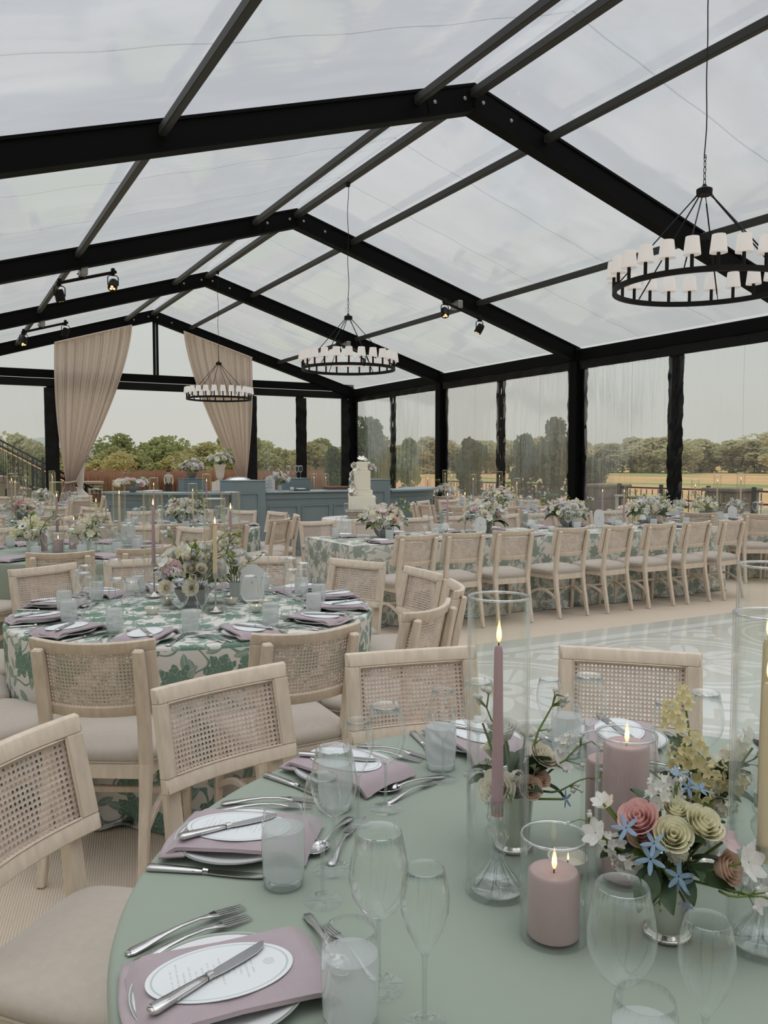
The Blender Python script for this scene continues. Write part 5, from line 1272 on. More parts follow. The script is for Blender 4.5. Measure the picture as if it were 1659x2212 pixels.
# table cards
def card(x, y, rz, w, h, label, oval=False):
    o = thing('table_card', label, 'card', (x, y, TZ), rz, 'white table cards')
    pts = []
    if oval: pts = [(w / 2 * math.copysign(abs(math.cos(a)) ** 0.75, math.cos(a)), h / 2 + h / 2 * math.copysign(abs(math.sin(a)) ** 0.6, math.sin(a))) for a in [2 * PI * k / 40 for k in range(40)]]
    else:
        half = [(0, h), (0.16 * w, h * 0.985), (0.30 * w, h * 0.90), (0.36 * w, h * 0.885), (0.44 * w, h * 0.87), (0.48 * w, h * 0.78), (0.44 * w, h * 0.74), (0.48 * w, h * 0.66), (0.48 * w, h * 0.16), (0.40 * w, h * 0.10), (0.36 * w, h * 0.02)]
        pts = [(-x_, z_) for x_, z_ in reversed(half[1:])] + half
    m = MB(); n = len(pts)
    for yy in (-0.0012, 0.0012): m.v += [(a, yy, b_ + 0.012) for a, b_ in pts]
    m.f = [tuple(range(n)), tuple(2 * n - 1 - k for k in range(n))] + [(k, (k + 1) % n, n + (k + 1) % n, n + k) for k in range(n)]
    link('board', m.mesh('board'), M['card'], o, rot=(R(-9), 0, 0))
    link('holder', MB().box((0, 0.006, 0.008), (w * 0.6, 0.034, 0.016)).mesh('holder', bevel=0.003), M['silver'], o)
    link('prop', MB().tube([(0, 0.006, h * 0.6), (0, 0.07, 0.003)], 0.003, 6).mesh('prop'), M['silver'], o)
card(1.475, 4.20, R(-28), 0.135, 0.195, 'scalloped white table card standing on the front floral table')
card(1.50, 7.62, R(-20), 0.155, 0.22, 'oval white table card standing on the middle sage table', True)
card(5.05, 7.16, R(-24), 0.13, 0.18, 'arched white table card on the long table behind the second chair')
card(6.78, 7.24, R(-30), 0.12, 0.205, 'tall oval white table card on the long table behind the fourth chair', True)
card(9.45, 7.55, R(-40), 0.12, 0.17, 'small white table card on the end floral table')

# ================================================================== FLOWERS
RTV, TOV = Vector((0.879, -0.477, 0)), Vector((-0.477, -0.879, 0))
def petal_grid(m, ang, r0, r1, h0, h1, spread, curl, nu=4, nv=4):
    def fn(u, v):
        a = ang + (u - 0.5) * spread * (0.55 + 0.45 * math.sin(PI * min(1, v * 0.8 + 0.2)))
        rr = r0 + (r1 - r0) * v ** 0.8 + curl * v ** 3 + 0.04 * math.sin(u * PI)
        z = h0 + (h1 - h0) * v - curl * 0.5 * v ** 4 - 0.06 * (abs(u - 0.5) * 2) ** 2 * v
        return (rr * math.cos(a), rr * math.sin(a), z)
    m.grid(nu, nv, fn)
def rose_mesh(seed, layers=5, full=True):
    rnd = random.Random(seed); m = MB()
    for i in range(layers):
        n = (3, 4, 5, 5, 6, 6)[i]; t = i / (layers - 1)
        for k in range(n):
            a = 2 * PI * k / n + i * 0.7 + rnd.uniform(-0.15, 0.15)
            petal_grid(m, a, 0.10 + 0.30 * t, 0.14 + 0.66 * t, -0.60, 0.58 - 0.20 * t ** 1.5, 2 * PI / n * 1.75, 0.02 + 0.15 * t, 4, 4)
    return m.mesh('rose', smooth=True)
def ranunculus_mesh(seed):
    rnd = random.Random(seed); m = MB()
    for i in range(6):
        n = (3, 5, 6, 7, 8, 9)[i]; t = i / 5
        for k in range(n): petal_grid(m, 2 * PI * k / n + i * 0.5 + rnd.uniform(-0.1, 0.1), 0.06 + 0.30 * t, 0.12 + 0.80 * t, -0.40, 0.46 - 0.42 * t, 2 * PI / n * 1.5, 0.06 * t, 3, 3)
    return m.mesh('ranunculus', smooth=True)
def open_mesh(n, w, cup, seed=1):
    m = MB(); rnd = random.Random(seed)
    for k in range(n):
        a = 2 * PI * k / n + rnd.uniform(-0.08, 0.08); c = cup * rnd.uniform(0.8, 1.2)
        def fn(u, v, a=a, c=c):
            wd = w * math.sin(PI * (0.12 + 0.80 * v)) ** 0.8; r = 0.06 + 0.94 * v
            y = (u - 0.5) * 2 * wd; return (r * math.cos(a) - y * math.sin(a), r * math.sin(a) + y * math.cos(a), c * v * v + 0.10 * (1 - (2 * u - 1) ** 2) * v * 0.5)
        m.grid(3, 4, fn)
    return m
def floret_mesh(seed, n=14, R_=1.0, L=1.6):
    """a spire of little ruffled blossoms"""
    rnd = random.Random(seed); m = MB()
    for i in range(n):
        t = i / n; a = i * 2.4; r = 0.55 * (1 - 0.55 * t); c = Vector((r * math.cos(a), r * math.sin(a), -0.7 + L * t))
        d = Vector((math.cos(a), math.sin(a), 0.5)).normalized(); q = d.to_track_quat('Z', 'Y'); s = 0.42 * (1 - 0.45 * t)
        sub = open_mesh(5, 0.42, 0.35, seed + i)
        m.add([c + q @ (Vector(p) * s) for p in sub.v], sub.f)
    return m.mesh('stock_blossom', smooth=True)
FM = {'rose': [rose_mesh(s) for s in (1, 2)], 'ranunculus': [ranunculus_mesh(3)], 'open': [open_mesh(6, 0.42, 0.30, 5).mesh('open_blossom', smooth=True)], 'anemone': [open_mesh(8, 0.34, 0.18, 6).mesh('anemone', smooth=True)],
      'star': [open_mesh(5, 0.17, 0.10, 7).mesh('star_blossom', smooth=True)], 'stock': [floret_mesh(s) for s in (8, 9)]}
FNAME = {'rose': 'rose', 'ranunculus': 'ranunculus', 'open': 'blossom', 'anemone': 'anemone', 'star': 'star_blossom', 'stock': 'stock_blossom'}
eye_me = MB().lathe([(0, 0.22), (0.10, 0.20), (0.17, 0.13), (0.26, 0.10), (0.27, 0.07), (0, 0.05)], 14).mesh('flower_eye', smooth=True)
leaf_me = MB().grid(2, 6, lambda u, v: ((u - 0.5) * 0.52 * math.sin(PI * (0.04 + 0.93 * v)) ** 0.8, v, 0.20 * math.sin(v * 2.6) * 1.0 - 0.22 * v * v + 0.10 * abs(u - 0.5) * 2)).mesh('leaf', smooth=True)
def sprig_meshes(seed):
    rnd = random.Random(seed); m = MB(); b = MB()
    main = [Vector((0.06 * math.sin(k), 0.05 * math.cos(k * 1.3), k / 6)) for k in range(7)]; m.tube(main, [0.022 - 0.0022 * k for k in range(7)], 5)
    for k in range(7):
        p = main[rnd.randrange(2, 7)]; d = Vector((rnd.uniform(-1, 1), rnd.uniform(-1, 1), rnd.uniform(0.3, 1.2))).normalized() * rnd.uniform(0.12, 0.26)
        m.tube([p, p + d * 0.6, p + d], [0.012, 0.009, 0.006], 4)
        s = rnd.uniform(0.030, 0.052); c = p + d
        b.add([c + Vector(q) * s for q in ((1, 0, 0), (0, 1, 0), (-1, 0, 0), (0, -1, 0), (0, 0, 1.3), (0, 0, -1))], [(0, 1, 4), (1, 2, 4), (2, 3, 4), (3, 0, 4), (1, 0, 5), (2, 1, 5), (3, 2, 5), (0, 3, 5)])
    return m.mesh('sprig', smooth=True), b.mesh('bud_cluster', smooth=True)
SPR = [sprig_meshes(s) for s in (1, 2, 3)]
stem_me = MB().tube([(0, 0, 0), (0, 0, 1)], 0.0022, 5, cap=False).mesh('stem')
def pmesh(kind, col, rnd):
    lst = FM[kind]; return mat_copy(lst[rnd.randrange(len(lst))], M['petal_' + col])
def add_flower(root, kind, col, p, d, size, rnd):
    q = Vector(d).normalized().to_track_quat('Z', 'Y') @ Quaternion((0, 0, 1), rnd.uniform(0, 6.28))
    f = link(FNAME[kind], pmesh(kind, col, rnd), None, root, p, q, size)
    if kind == 'anemone': link('flower_eye', eye_me, M['dark_eye'], f)
    return f
def add_stem(root, p0, p1):
    d = Vector(p1) - Vector(p0); link('stem', stem_me, M['stem'], root, p0, d.to_track_quat('Z', 'Y'), (1, 1, d.length))
def add_leaf(root, p, d, size, rnd, mat='leaf'):
    d = Vector(d).normalized(); q = d.to_track_quat('Y', 'Z') @ Quaternion((0, 1, 0), rnd.uniform(-0.6, 0.6))
    link('leaf', mat_copy(leaf_me, M[mat]), None, root, p, q, size)
def add_sprig(root, p, d, size, rnd, col='bud'):
    s, b = SPR[rnd.randrange(3)]; q = Vector(d).normalized().to_track_quat('Z', 'Y') @ Quaternion((0, 0, 1), rnd.uniform(0, 6.28))
    o = link('sprig', mat_copy(s, M['stem']), None, root, p, q, size); tag(link('bud_cluster', mat_copy(b, M['petal_' + col]), None, o), kind='stuff')
def vase(root, kind):
    if kind == 'cup':
        link('vase', MB().lathe([(0, 0.002), (0.034, 0.002), (0.0345, 0.010), (0.030, 0.014), (0.033, 0.04), (0.039, 0.110), (0.0415, 0.114), (0.038, 0.113), (0.032, 0.05), (0, 0.03)], 32).mesh('vase', smooth=50), M['silver_bright'], root); link('beaded_foot', MB().tube([(0.034 * math.cos(2 * PI * k / 72), 0.034 * math.sin(2 * PI * k / 72), 0.007) for k in range(72)], [0.0046 if k % 2 else 0.0030 for k in range(72)], 6, closed=True).mesh('beaded_foot', smooth=True), M['silver_bright'], root); return 0.110, 0.034
    if kind == 'bowl':
        link('vase', MB().lathe([(0, 0.001), (0.045, 0.001), (0.047, 0.008), (0.070, 0.030), (0.092, 0.075), (0.094, 0.092), (0.089, 0.092), (0.066, 0.035), (0, 0.02)], 32).mesh('vase', smooth=50), M['concrete'], root); return 0.088, 0.08
    if kind == 'glass':
        link('vase', MB().lathe([(0, 0.002), (0.030, 0.002), (0.034, 0.02), (0.036, 0.09), (0.038, 0.095), (0.034, 0.09), (0.031, 0.02), (0, 0.01)], 24).mesh('vase', smooth=50), M['frost_solid'], root); return 0.092, 0.034
    return 0.0, 0.06
M['silver_bright'] = pbr('mint_julep_silver', (0.66, 0.64, 0.58, 1), 0.22, metal=1.0)
def bouquet(x, y, z, kind, label, R_, H, seed, pal, n, sz=0.032, sprigs=4, leaves=10, group='flower arrangements', zoff=None, cat='flowers'):
    rnd = random.Random(seed); root = thing('flower_arrangement', label, cat, (x, y, z), 0, group)
    vh, vr = vase(root, kind)
    if zoff is not None: vh, vr = zoff, 0.06
    for i in range(n):
        t = (i + 0.5) / n; a = i * 2.39996 + rnd.uniform(-0.3, 0.3); ph = math.acos(1 - t * 0.98)          # golden dome
        d = Vector((math.sin(ph) * math.cos(a), math.sin(ph) * math.sin(a), math.cos(ph)))
        k = rnd.uniform(0.78, 1.08); p = Vector((d.x * R_ * k, d.y * R_ * k, vh + 0.25 * H + d.z * H * 0.72 * k))
        kd, col = pal[rnd.randrange(len(pal))]; s = sz * rnd.uniform(0.75, 1.2) * {'star': 0.6, 'stock': 1.0, 'rose': 1.0, 'ranunculus': 1.05, 'open': 0.9, 'anemone': 1.15}[kd]
        add_flower(root, kd, col, p, d + Vector((0, 0, 0.25)), s, rnd)
        if i % 2 == 0: add_stem(root, (d.x * vr * 0.5, d.y * vr * 0.5, vh - 0.02), p - d * s * 0.3)
    for i in range(leaves):
        a = rnd.uniform(0, 6.28); el = rnd.uniform(-0.25, 0.5); d = Vector((math.cos(a), math.sin(a), el)); p = Vector((d.x * R_ * 0.45, d.y * R_ * 0.45, vh + 0.02 + 0.2 * H * rnd.random()))
        add_leaf(root, p, d, R_ * rnd.uniform(0.45, 0.7), rnd, 'leaf' if rnd.random() < 0.6 else 'leaf2')
    for i in range(sprigs):
        a = rnd.uniform(0, 6.28); d = Vector((math.cos(a) * 0.7, math.sin(a) * 0.7, rnd.uniform(0.4, 1.1))); add_sprig(root, (d.x * 0.03, d.y * 0.03, vh + 0.05), d, H * rnd.uniform(0.95, 1.35), rnd, 'white' if rnd.random() < 0.5 else 'bud')
    return root
# ---- hand placed arrangements on the front table: (kind, colour, right, height, toward, size)
def placed(x, y, label, items, leaves, sprigs, seed):
    rnd = random.Random(seed); root = thing('flower_arrangement', label, 'flowers', (x, y, TZ), 0, 'flower arrangements'); vh, vr = vase(root, 'cup')
    for kd, col, r_, h, f, s in items:
        h *= 1.06; p = RTV * r_ + TOV * f + Vector((0, 0, h)); d = RTV * r_ + TOV * (f + 0.03) + Vector((0, 0, (h - vh) * 1.0 + 0.02))
        add_flower(root, kd, col, p, d, s, rnd); add_stem(root, (p.x * 0.15, p.y * 0.15, vh - 0.01), tuple(p - d.normalized() * s * 0.3))
    for q in range(14):
        a = q * 2.4 + 0.3; d = Vector((math.cos(a), math.sin(a), 0.15 + 0.5 * (q % 3))); add_leaf(root, (0.028 * d.x, 0.028 * d.y, vh + 0.008 + 0.012 * (q % 4)), d, 0.05 + 0.012 * (q % 3), rnd, 'leaf' if q % 3 else 'leaf2')
    for q in range(9):
        a = q * 2.1; d = Vector((math.cos(a), math.sin(a), 0.8)); add_flower(root, 'stock', 'white' if q % 2 else 'cream', (0.05 * d.x, 0.05 * d.y, vh + 0.030 + 0.010 * (q % 3)), d, 0.020, rnd)
    for r_, h, f, dr, dh, df, s in leaves: add_leaf(root, RTV * r_ + TOV * f + Vector((0, 0, h)), RTV * dr + TOV * df + Vector((0, 0, dh)), s, rnd, 'leaf')
    for r_, h, f, dr, dh, df, s in sprigs: add_sprig(root, RTV * r_ + TOV * f + Vector((0, 0, h)), RTV * dr + TOV * df + Vector((0, 0, dh)), s, rnd, 'white' if s > 0.08 else 'bud')
A1 = [('rose', 'coral', -0.056, 0.188, 0.03, 0.032), ('rose', 'coral', -0.045, 0.160, 0.02, 0.026), ('rose', 'palegreen', -0.013, 0.174, 0.055, 0.030), ('rose', 'palegreen', 0.036, 0.186, 0.045, 0.031), ('rose', 'palegreen', 0.006, 0.196, 0.015, 0.024),
      ('rose', 'peach', 0.070, 0.128, 0.055, 0.027), ('open', 'white', 0.088, 0.150, 0.085, 0.028), ('open', 'white', 0.098, 0.105, 0.095, 0.022), ('open', 'pink', 0.070, 0.166, 0.05, 0.022), ('stock', 'white', -0.018, 0.220, 0.0, 0.030), ('stock', 'white', 0.012, 0.218, -0.02, 0.026),
      ('open', 'white', -0.122, 0.168, 0.03, 0.022), ('stock', 'white', -0.100, 0.150, 0.02, 0.026), ('stock', 'white', -0.076, 0.122, 0.03, 0.027), ('open', 'cream', -0.098, 0.200, 0.0, 0.016), ('open', 'white', -0.110, 0.208, 0.01, 0.015),
      ('star', 'blue', -0.083, 0.186, 0.055, 0.022), ('star', 'blue', -0.052, 0.150, 0.075, 0.023), ('star', 'blue', -0.046, 0.170, 0.07, 0.020), ('star', 'blue', -0.010, 0.125, 0.075, 0.022), ('star', 'blue', -0.005, 0.112, 0.07, 0.019), ('star', 'blue', 0.048, 0.222, 0.0, 0.022), ('star', 'blue', 0.017, 0.242, -0.01, 0.020), ('star', 'blue', 0.062, 0.178, 0.03, 0.019), ('star', 'lilac', 0.008, 0.078, 0.06, 0.015)]
L1_ = [(-0.03, 0.125, 0.03, -0.5, -0.55, 0.6, 0.075), (-0.015, 0.115, 0.04, -0.15, -0.45, 0.8, 0.06), (0.0, 0.12, 0.04, 0.25, -0.6, 0.8, 0.05), (0.02, 0.12, 0.03, 0.9, -0.25, 0.5, 0.07), (0.03, 0.13, 0.02, 0.6, 0.1, 0.6, 0.06), (-0.05, 0.14, 0.0, -1, -0.1, 0.2, 0.06), (0.05, 0.15, 0.0, 0.7, 0.7, 0.1, 0.05), (-0.04, 0.13, 0.05, -0.3, -0.8, 0.4, 0.055), (0.01, 0.13, 0.05, 0.1, 0.2, 1, 0.05), (-0.02, 0.15, -0.03, 0, 0.6, -1, 0.06), (0.04, 0.12, -0.02, 0.8, 0, -0.8, 0.06)]
S1_ = [(-0.06, 0.13, 0.0, -1.0, 0.75, 0.2, 0.105), (0.05, 0.11, 0.07, 0.9, 0.20, 0.9, 0.095), (0.0, 0.15, 0.0, 0.15, 1, 0.1, 0.10), (-0.02, 0.10, 0.04, -0.6, -0.7, 0.6, 0.05), (0.07, 0.12, 0.09, 0.8, 0.3, 0.8, 0.09)]
placed(0.993, 0.897, 'silver cup of coral, cream and peach roses with blue stars on the front table', A1, L1_, S1_, 31)
A2 = [('ranunculus', 'cream', -0.040, 0.130, 0.05, 0.037), ('rose', 'peach', 0.022, 0.130, 0.05, 0.024), ('rose', 'peach', 0.046, 0.14, 0.03, 0.020), ('ranunculus', 'cream', 0.055, 0.180, 0.02, 0.032), ('rose', 'white', -0.020, 0.220, 0.0, 0.030), ('open', 'white', 0.085, 0.165, 0.02, 0.026), ('open', 'white', -0.06, 0.23, -0.02, 0.020), ('stock', 'white', 0.10, 0.20, 0.0, 0.022), ('ranunculus', 'white', 0.03, 0.21, -0.03, 0.028), ('star', 'blue', 0.09, 0.11, 0.05, 0.018), ('rose', 'cream', -0.03, 0.17, -0.05, 0.03)]
L2_ = [(0.0, 0.12, 0.03, 0.6, 0.3, 0.6, 0.06), (0.04, 0.12, 0.0, 1, -0.2, 0.3, 0.06), (-0.04, 0.13, 0.0, -1, 0.1, 0.3, 0.05), (0.0, 0.14, -0.03, 0.1, 0.6, -1, 0.05)]
S2_ = [(-0.02, 0.16, 0.0, -0.25, 1.2, 0.1, 0.15), (0.02, 0.16, 0.0, 0.45, 1.1, 0.1, 0.155), (0.04, 0.15, 0.02, 1.0, 0.75, 0.2, 0.125), (0.05, 0.12, 0.02, 1, 0.35, 0.3, 0.11)]
placed(0.962, 1.250, 'silver cup of cream ranunculus and green sprigs behind the mauve taper', A2, L2_, S2_, 32)
A3 = [('stock', 'yellow', -0.06, 0.26, 0.0, 0.034), ('stock', 'yellow', -0.03, 0.215, 0.03, 0.036), ('stock', 'yellow', 0.0, 0.17, 0.05, 0.038), ('stock', 'yellow', -0.02, 0.135, 0.05, 0.036), ('stock', 'yellow', 0.045, 0.15, 0.04, 0.034), ('stock', 'yellow', -0.055, 0.185, 0.02, 0.034), ('stock', 'cream', 0.06, 0.19, 0.0, 0.034), ('anemone', 'white', 0.085, 0.215, 0.03, 0.036), ('stock', 'cream', 0.02, 0.115, 0.05, 0.034), ('star', 'blue', -0.05, 0.15, 0.06, 0.020), ('stock', 'yellow', -0.035, 0.29, -0.01, 0.024)]
S3_ = [(-0.03, 0.13, 0.02, -1.0, 0.6, 0.3, 0.12), (-0.02, 0.12, 0.02, -0.7, 0.2, 0.5, 0.10), (0.03, 0.15, 0.0, 0.8, 0.6, 0.1, 0.11)]
placed(1.250, 1.050, 'silver cup of yellow stock flowers on the front table', A3, L2_, S3_, 33)
# ---- scattered domes
P_MIX = [('rose', 'cream'), ('rose', 'white'), ('ranunculus', 'cream'), ('ranunculus', 'pink'), ('stock', 'white'), ('open', 'white'), ('star', 'lilac'), ('stock', 'cream'), ('open', 'blush'), ('open', 'palegreen')]
P_WHITE = [('rose', 'white'), ('ranunculus', 'white'), ('open', 'white'), ('stock', 'cream'), ('stock', 'white'), ('star', 'lilac'), ('rose', 'blush'), ('open', 'palegreen')]
P_ANEM = [('stock', 'palegreen'), ('stock', 'palegreen'), ('anemone', 'white'), ('stock', 'cream'), ('open', 'palegreen')]
b2 = bouquet(1.175, 4.27, TZ, 'bowl', 'large bouquet with a pink ranunculus in a grey bowl on the front floral table', 0.185, 0.235, 41, [('rose', 'cream'), ('rose', 'white'), ('ranunculus', 'cream'), ('stock', 'white'), ('open', 'white'), ('star', 'lilac'), ('stock', 'cream'), ('open', 'palegreen'), ('star', 'lilac'), ('stock', 'palegreen')], 78, 0.038, 7, 16)
rq = random.Random(5)
add_flower(b2, 'ranunculus', 'pink', RTV * -0.07 + TOV * 0.13 + Vector((0, 0, 0.215)), TOV + Vector((0, 0, 0.5)), 0.048, rq); add_flower(b2, 'ranunculus', 'white', RTV * 0.04 + TOV * 0.10 + Vector((0, 0, 0.27)), TOV + Vector((0, 0, 0.9)), 0.052, rq)
add_flower(b2, 'ranunculus', 'cream', RTV * 0.03 + TOV * 0.18 + Vector((0, 0, 0.12)), TOV + Vector((0, 0, 0.2)), 0.044, rq); add_flower(b2, 'ranunculus', 'cream', RTV * -0.10 + TOV * 0.17 + Vector((0, 0, 0.12)), TOV + Vector((0, 0, 0.2)), 0.040, rq)
bouquet(1.44, 4.36, TZ, 'glass', 'loose white blossom sprays behind the table card on the front floral table', 0.10, 0.20, 42, P_WHITE, 16, 0.030, 6, 8)
bouquet(0.70, 7.56, TZ, 'glass', 'yellow and white anemone flowers beside the slim pillar candle', 0.125, 0.19, 43, P_ANEM, 18, 0.046, 4, 10)
bouquet(1.10, 7.30, TZ, 'glass', 'yellow and white anemone flowers before the tall pillar candle', 0.125, 0.20, 44, P_ANEM, 18, 0.046, 5, 10)
bouquet(2.62, 9.86, TZ, 'bowl', 'white and pink bouquet on the floral table by the bar', 0.25, 0.26, 45, P_MIX, 62, 0.040, 6, 14)
bouquet(0.52, 12.05, TZ, 'bowl', 'white bouquet with dark eyed anemones at the photo edge', 0.24, 0.26, 46, P_WHITE + [('anemone', 'white')], 48, 0.044, 6, 12)
bouquet(1.02, 12.10, TZ, 'bowl', 'white and coral bouquet on the far sage table', 0.22, 0.20, 47, P_MIX + [('rose', 'coral'), ('rose', 'coral')], 48, 0.042, 5, 12)
bouquet(1.75, 16.3, TZ, 'bowl', 'pale bouquet on the last table before the drape', 0.20, 0.20, 48, P_WHITE, 22, 0.05, 4, 8)
LT = 'on the long table, %s from the cake end'
for i, (x, y, pal, r_, h_) in enumerate(((3.98, 7.36, P_MIX + [('rose', 'pink'), ('stock', 'palegreen'), ('rose', 'peach')], 0.24, 0.25), (5.24, 7.38, P_MIX + [('anemone', 'white'), ('star', 'blue'), ('ranunculus', 'pink')], 0.25, 0.25), (6.60, 7.60, P_WHITE + [('stock', 'palegreen'), ('open', 'blush')], 0.27, 0.24), (7.85, 7.50, P_WHITE + [('stock', 'palegreen'), ('rose', 'cream')], 0.27, 0.26))):
    bouquet(x, y, TZ, 'bowl', ['pink, peach and cream bouquet ', 'white and pink bouquet with blue sprays ', 'airy white and green bouquet ', 'white and pale green bouquet '][i] + LT % ORD[i], r_, h_, 50 + i, pal + [('stock', 'white'), ('stock', 'cream'), ('open', 'white'), ('stock', 'palegreen')], 70, 0.040, 7, 16)
bouquet(8.12, 11.00, TZ, 'bowl', 'white and pink bouquet on the table behind the long one', 0.27, 0.28, 55, P_MIX, 56, 0.045, 6, 14)
bouquet(9.40, 14.6, TZ, 'bowl', 'small white bouquet on the corner table', 0.24, 0.24, 56, P_WHITE, 24, 0.055, 5, 10)
bouquet(9.38, 7.95, TZ, 'bowl', 'pale yellow bouquet with an anemone on the end floral table', 0.19, 0.20, 57, P_ANEM + [('open', 'white')], 26, 0.042, 5, 10)
bouquet(9.72, 7.72, TZ, 'cup', 'silver cup of white blossoms on the end floral table', 0.11, 0.15, 58, P_WHITE, 16, 0.036, 3, 8)
bouquet(9.36, 8.35, TZ, 'glass', 'low white and pink blossoms on the end floral table', 0.13, 0.13, 59, P_MIX, 14, 0.036, 3, 8)
# bar flowers
bouquet(3.92, 14.2, 1.26, 'bowl', 'white and blue bouquet on the display box at the bar', 0.24, 0.25, 61, P_WHITE + [('star', 'blue')], 50, 0.045, 5, 12)
bouquet(5.00, 12.82, 1.065, 'glass', 'white and lilac bouquet on the bar counter beside the sign', 0.18, 0.22, 62, P_WHITE + [('star', 'lilac'), ('stock', 'palegreen')], 26, 0.045, 5, 8)
bouquet(6.62, 12.80, 1.247, 'glass', 'white bouquet on the bar pier beside the cake', 0.16, 0.20, 63, P_WHITE + [('rose', 'blush')], 22, 0.045, 4, 8)
bouquet(2.75, 13.4, 1.062, 'bowl', 'low white and pink bouquet on the end of the bar', 0.28, 0.14, 64, P_MIX, 26, 0.05, 5, 8)
# ---- urns on plinths by the opening
def urn(x, y, zb, label, lf, seed, flared):
    o = thing('plaster_urn', label, 'urn', (x, y, 0), 0, 'white plaster urns')
    if not flared:
        link('plinth', MB().lathe([(0, 0.0), (0.23, 0.0), (0.23, zb - 0.30), (0.24, zb - 0.28), (0, zb - 0.28)], 32, wob=lambda a, z: 1 + 0.02 * math.sin(24 * a)).mesh('plinth', smooth=40), M['plaster'], o)
        pr = [(0, -0.28), (0.20, -0.28), (0.18, -0.24), (0.10, -0.17), (0.06, -0.08), (0.08, 0.0), (0.10, 0.10), (0.12, 0.45), (0.15, 0.60), (0.14, 0.60), (0.10, 0.45), (0, 0.40)]
        link('body', MB().lathe(pr, 32, (0, 0, zb)).mesh('body', smooth=50), M['plaster'], o)
    else:
        link('plinth', MB().box((0, 0, zb / 2), (0.36, 0.36, zb)).mesh('plinth', bevel=0.01), M['plaster'], o)
        pr = [(0, 0.0), (0.13, 0.0), (0.13, 0.02), (0.06, 0.05), (0.05, 0.07), (0.09, 0.10), (0.11, 0.20), (0.13, 0.36), (0.175, 0.46), (0.16, 0.46), (0.11, 0.36), (0, 0.30)]
        link('body', MB().lathe(pr, 32, (0, 0, zb)).mesh('body', smooth=50), M['plaster'], o)
    bouquet(x, y, 0, 'none', lf, 0.36, 0.36, seed, P_WHITE + [('star', 'lilac'), ('stock', 'palegreen')], 34, 0.065, 9, 18, zoff=zb + (0.58 if not flared else 0.44))
urn(3.42, 23.35, 0.96, 'tall white plaster urn on a fluted plinth at the drape beside the stairs', 'white blossoms spilling from the urn behind the gathered drape', 71, False)
urn(6.63, 21.3, 1.04, 'flared white plaster urn on a plinth before the second drape', 'white and green bouquet in the flared urn', 72, True)
# ---- things on the bar
for i, (dx, dy) in enumerate(((-0.12, 0.0), (0.02, -0.06), (0.13, 0.02))): place(WINE, (5.83 + dx, 14.2 + dy, 1.026 + 0.222), 0, 'empty wine glass, %s of three on the bar display box' % ORD[i], 'wine glasses')
sg = thing('bar_sign', 'small arched white sign with printed lines on the bar counter', 'sign', (4.76, 12.66, 1.065), R(-22), )
m = MB(); pts = [(-0.09, 0), (0.09, 0), (0.09, 0.17), (0.06, 0.20), (0.05, 0.235), (0, 0.25), (-0.05, 0.235), (-0.06, 0.20), (-0.09, 0.17)]; n_ = len(pts)
for yy in (-0.003, 0.003): m.v += [(a, yy, b_) for a, b_ in pts]
m.f = [tuple(range(n_)), tuple(2 * n_ - 1 - k for k in range(n_))] + [(k, (k + 1) % n_, n_ + (k + 1) % n_, n_ + k) for k in range(n_)]
link('panel', m.mesh('panel'), M['card'], sg)
for k, w in enumerate((0.05, 0.10, 0.08, 0.11, 0.07, 0.10)): link('print_line', MB().box((0, -0.0036, 0.205 - 0.03 * k), (w, 0.001, 0.008)).mesh('print_line'), pbr('grey_print', rgb(140, 150, 156), 0.8) if k == 0 else bpy.data.materials['grey_print'], sg)
for i, (x, y, h) in enumerate(((6.08, 13.9, 0.30), (6.32, 13.9, 0.30))): hurricane(x + 0.12, 14.15, 0.055, h, '%s glass cylinder standing on the back bar' % ('shorter' if i == 0 else 'second'), 1.025); taper(x + 0.12, 14.15, 1.032, 0.2, 'wax_cream', 'cream candle in the %s back bar cylinder' % ('shorter' if i == 0 else 'second'))
link('wood_board', MB().box((0, 0, 0.035), (0.52, 0.22, 0.05)).mesh('wood_board', bevel=0.01), M['board'], loc=(6.10, 12.86, 1.064)); tag(bpy.data.objects['wood_board'], 'brown wooden serving board on the bar counter', 'board')
tr = thing('serving_tray', 'dark tray with folded napkins on the bar counter', 'tray', (5.32, 12.74, 1.064)); link('tray_base', MB().box((0, 0, 0.008), (0.30, 0.18, 0.014)).mesh('tray_base', bevel=0.004), M['iron'], tr); link('napkin_stack', MB().box((0.02, 0, 0.028), (0.13, 0.12, 0.024)).mesh('napkin_stack', bevel=0.004), M['white_cloth'], tr)
frosted_votive(5.16, 12.68, 'frosted votive on the bar counter by the sign', 1.064); frosted_votive(6.28, 12.68, 'frosted votive on the bar counter near the cake', 1.064)
def chafing(x, y, z, label):
    o = thing('chafing_dish', label, 'dish', (x, y, z)); link('pan', MB().box((0, 0, 0.12), (0.50, 0.30, 0.07)).mesh('pan', bevel=0.015), M['steel'], o); link('lid', MB().lathe([(0.24, 0.155), (0.22, 0.21), (0.12, 0.25), (0, 0.26)], 20).mesh('lid', smooth=True), M['steel'], o)
    for sx in (-1, 1):
        for sy in (-1, 1): link('leg', MB().tube([(0.2 * sx, 0.11 * sy, 0.0), (0.2 * sx, 0.11 * sy, 0.10)], 0.008, 6).mesh('leg'), M['steel'], o)
chafing(4.75, 14.2, 1.025, 'steel serving dish on the back bar behind the tall pier')

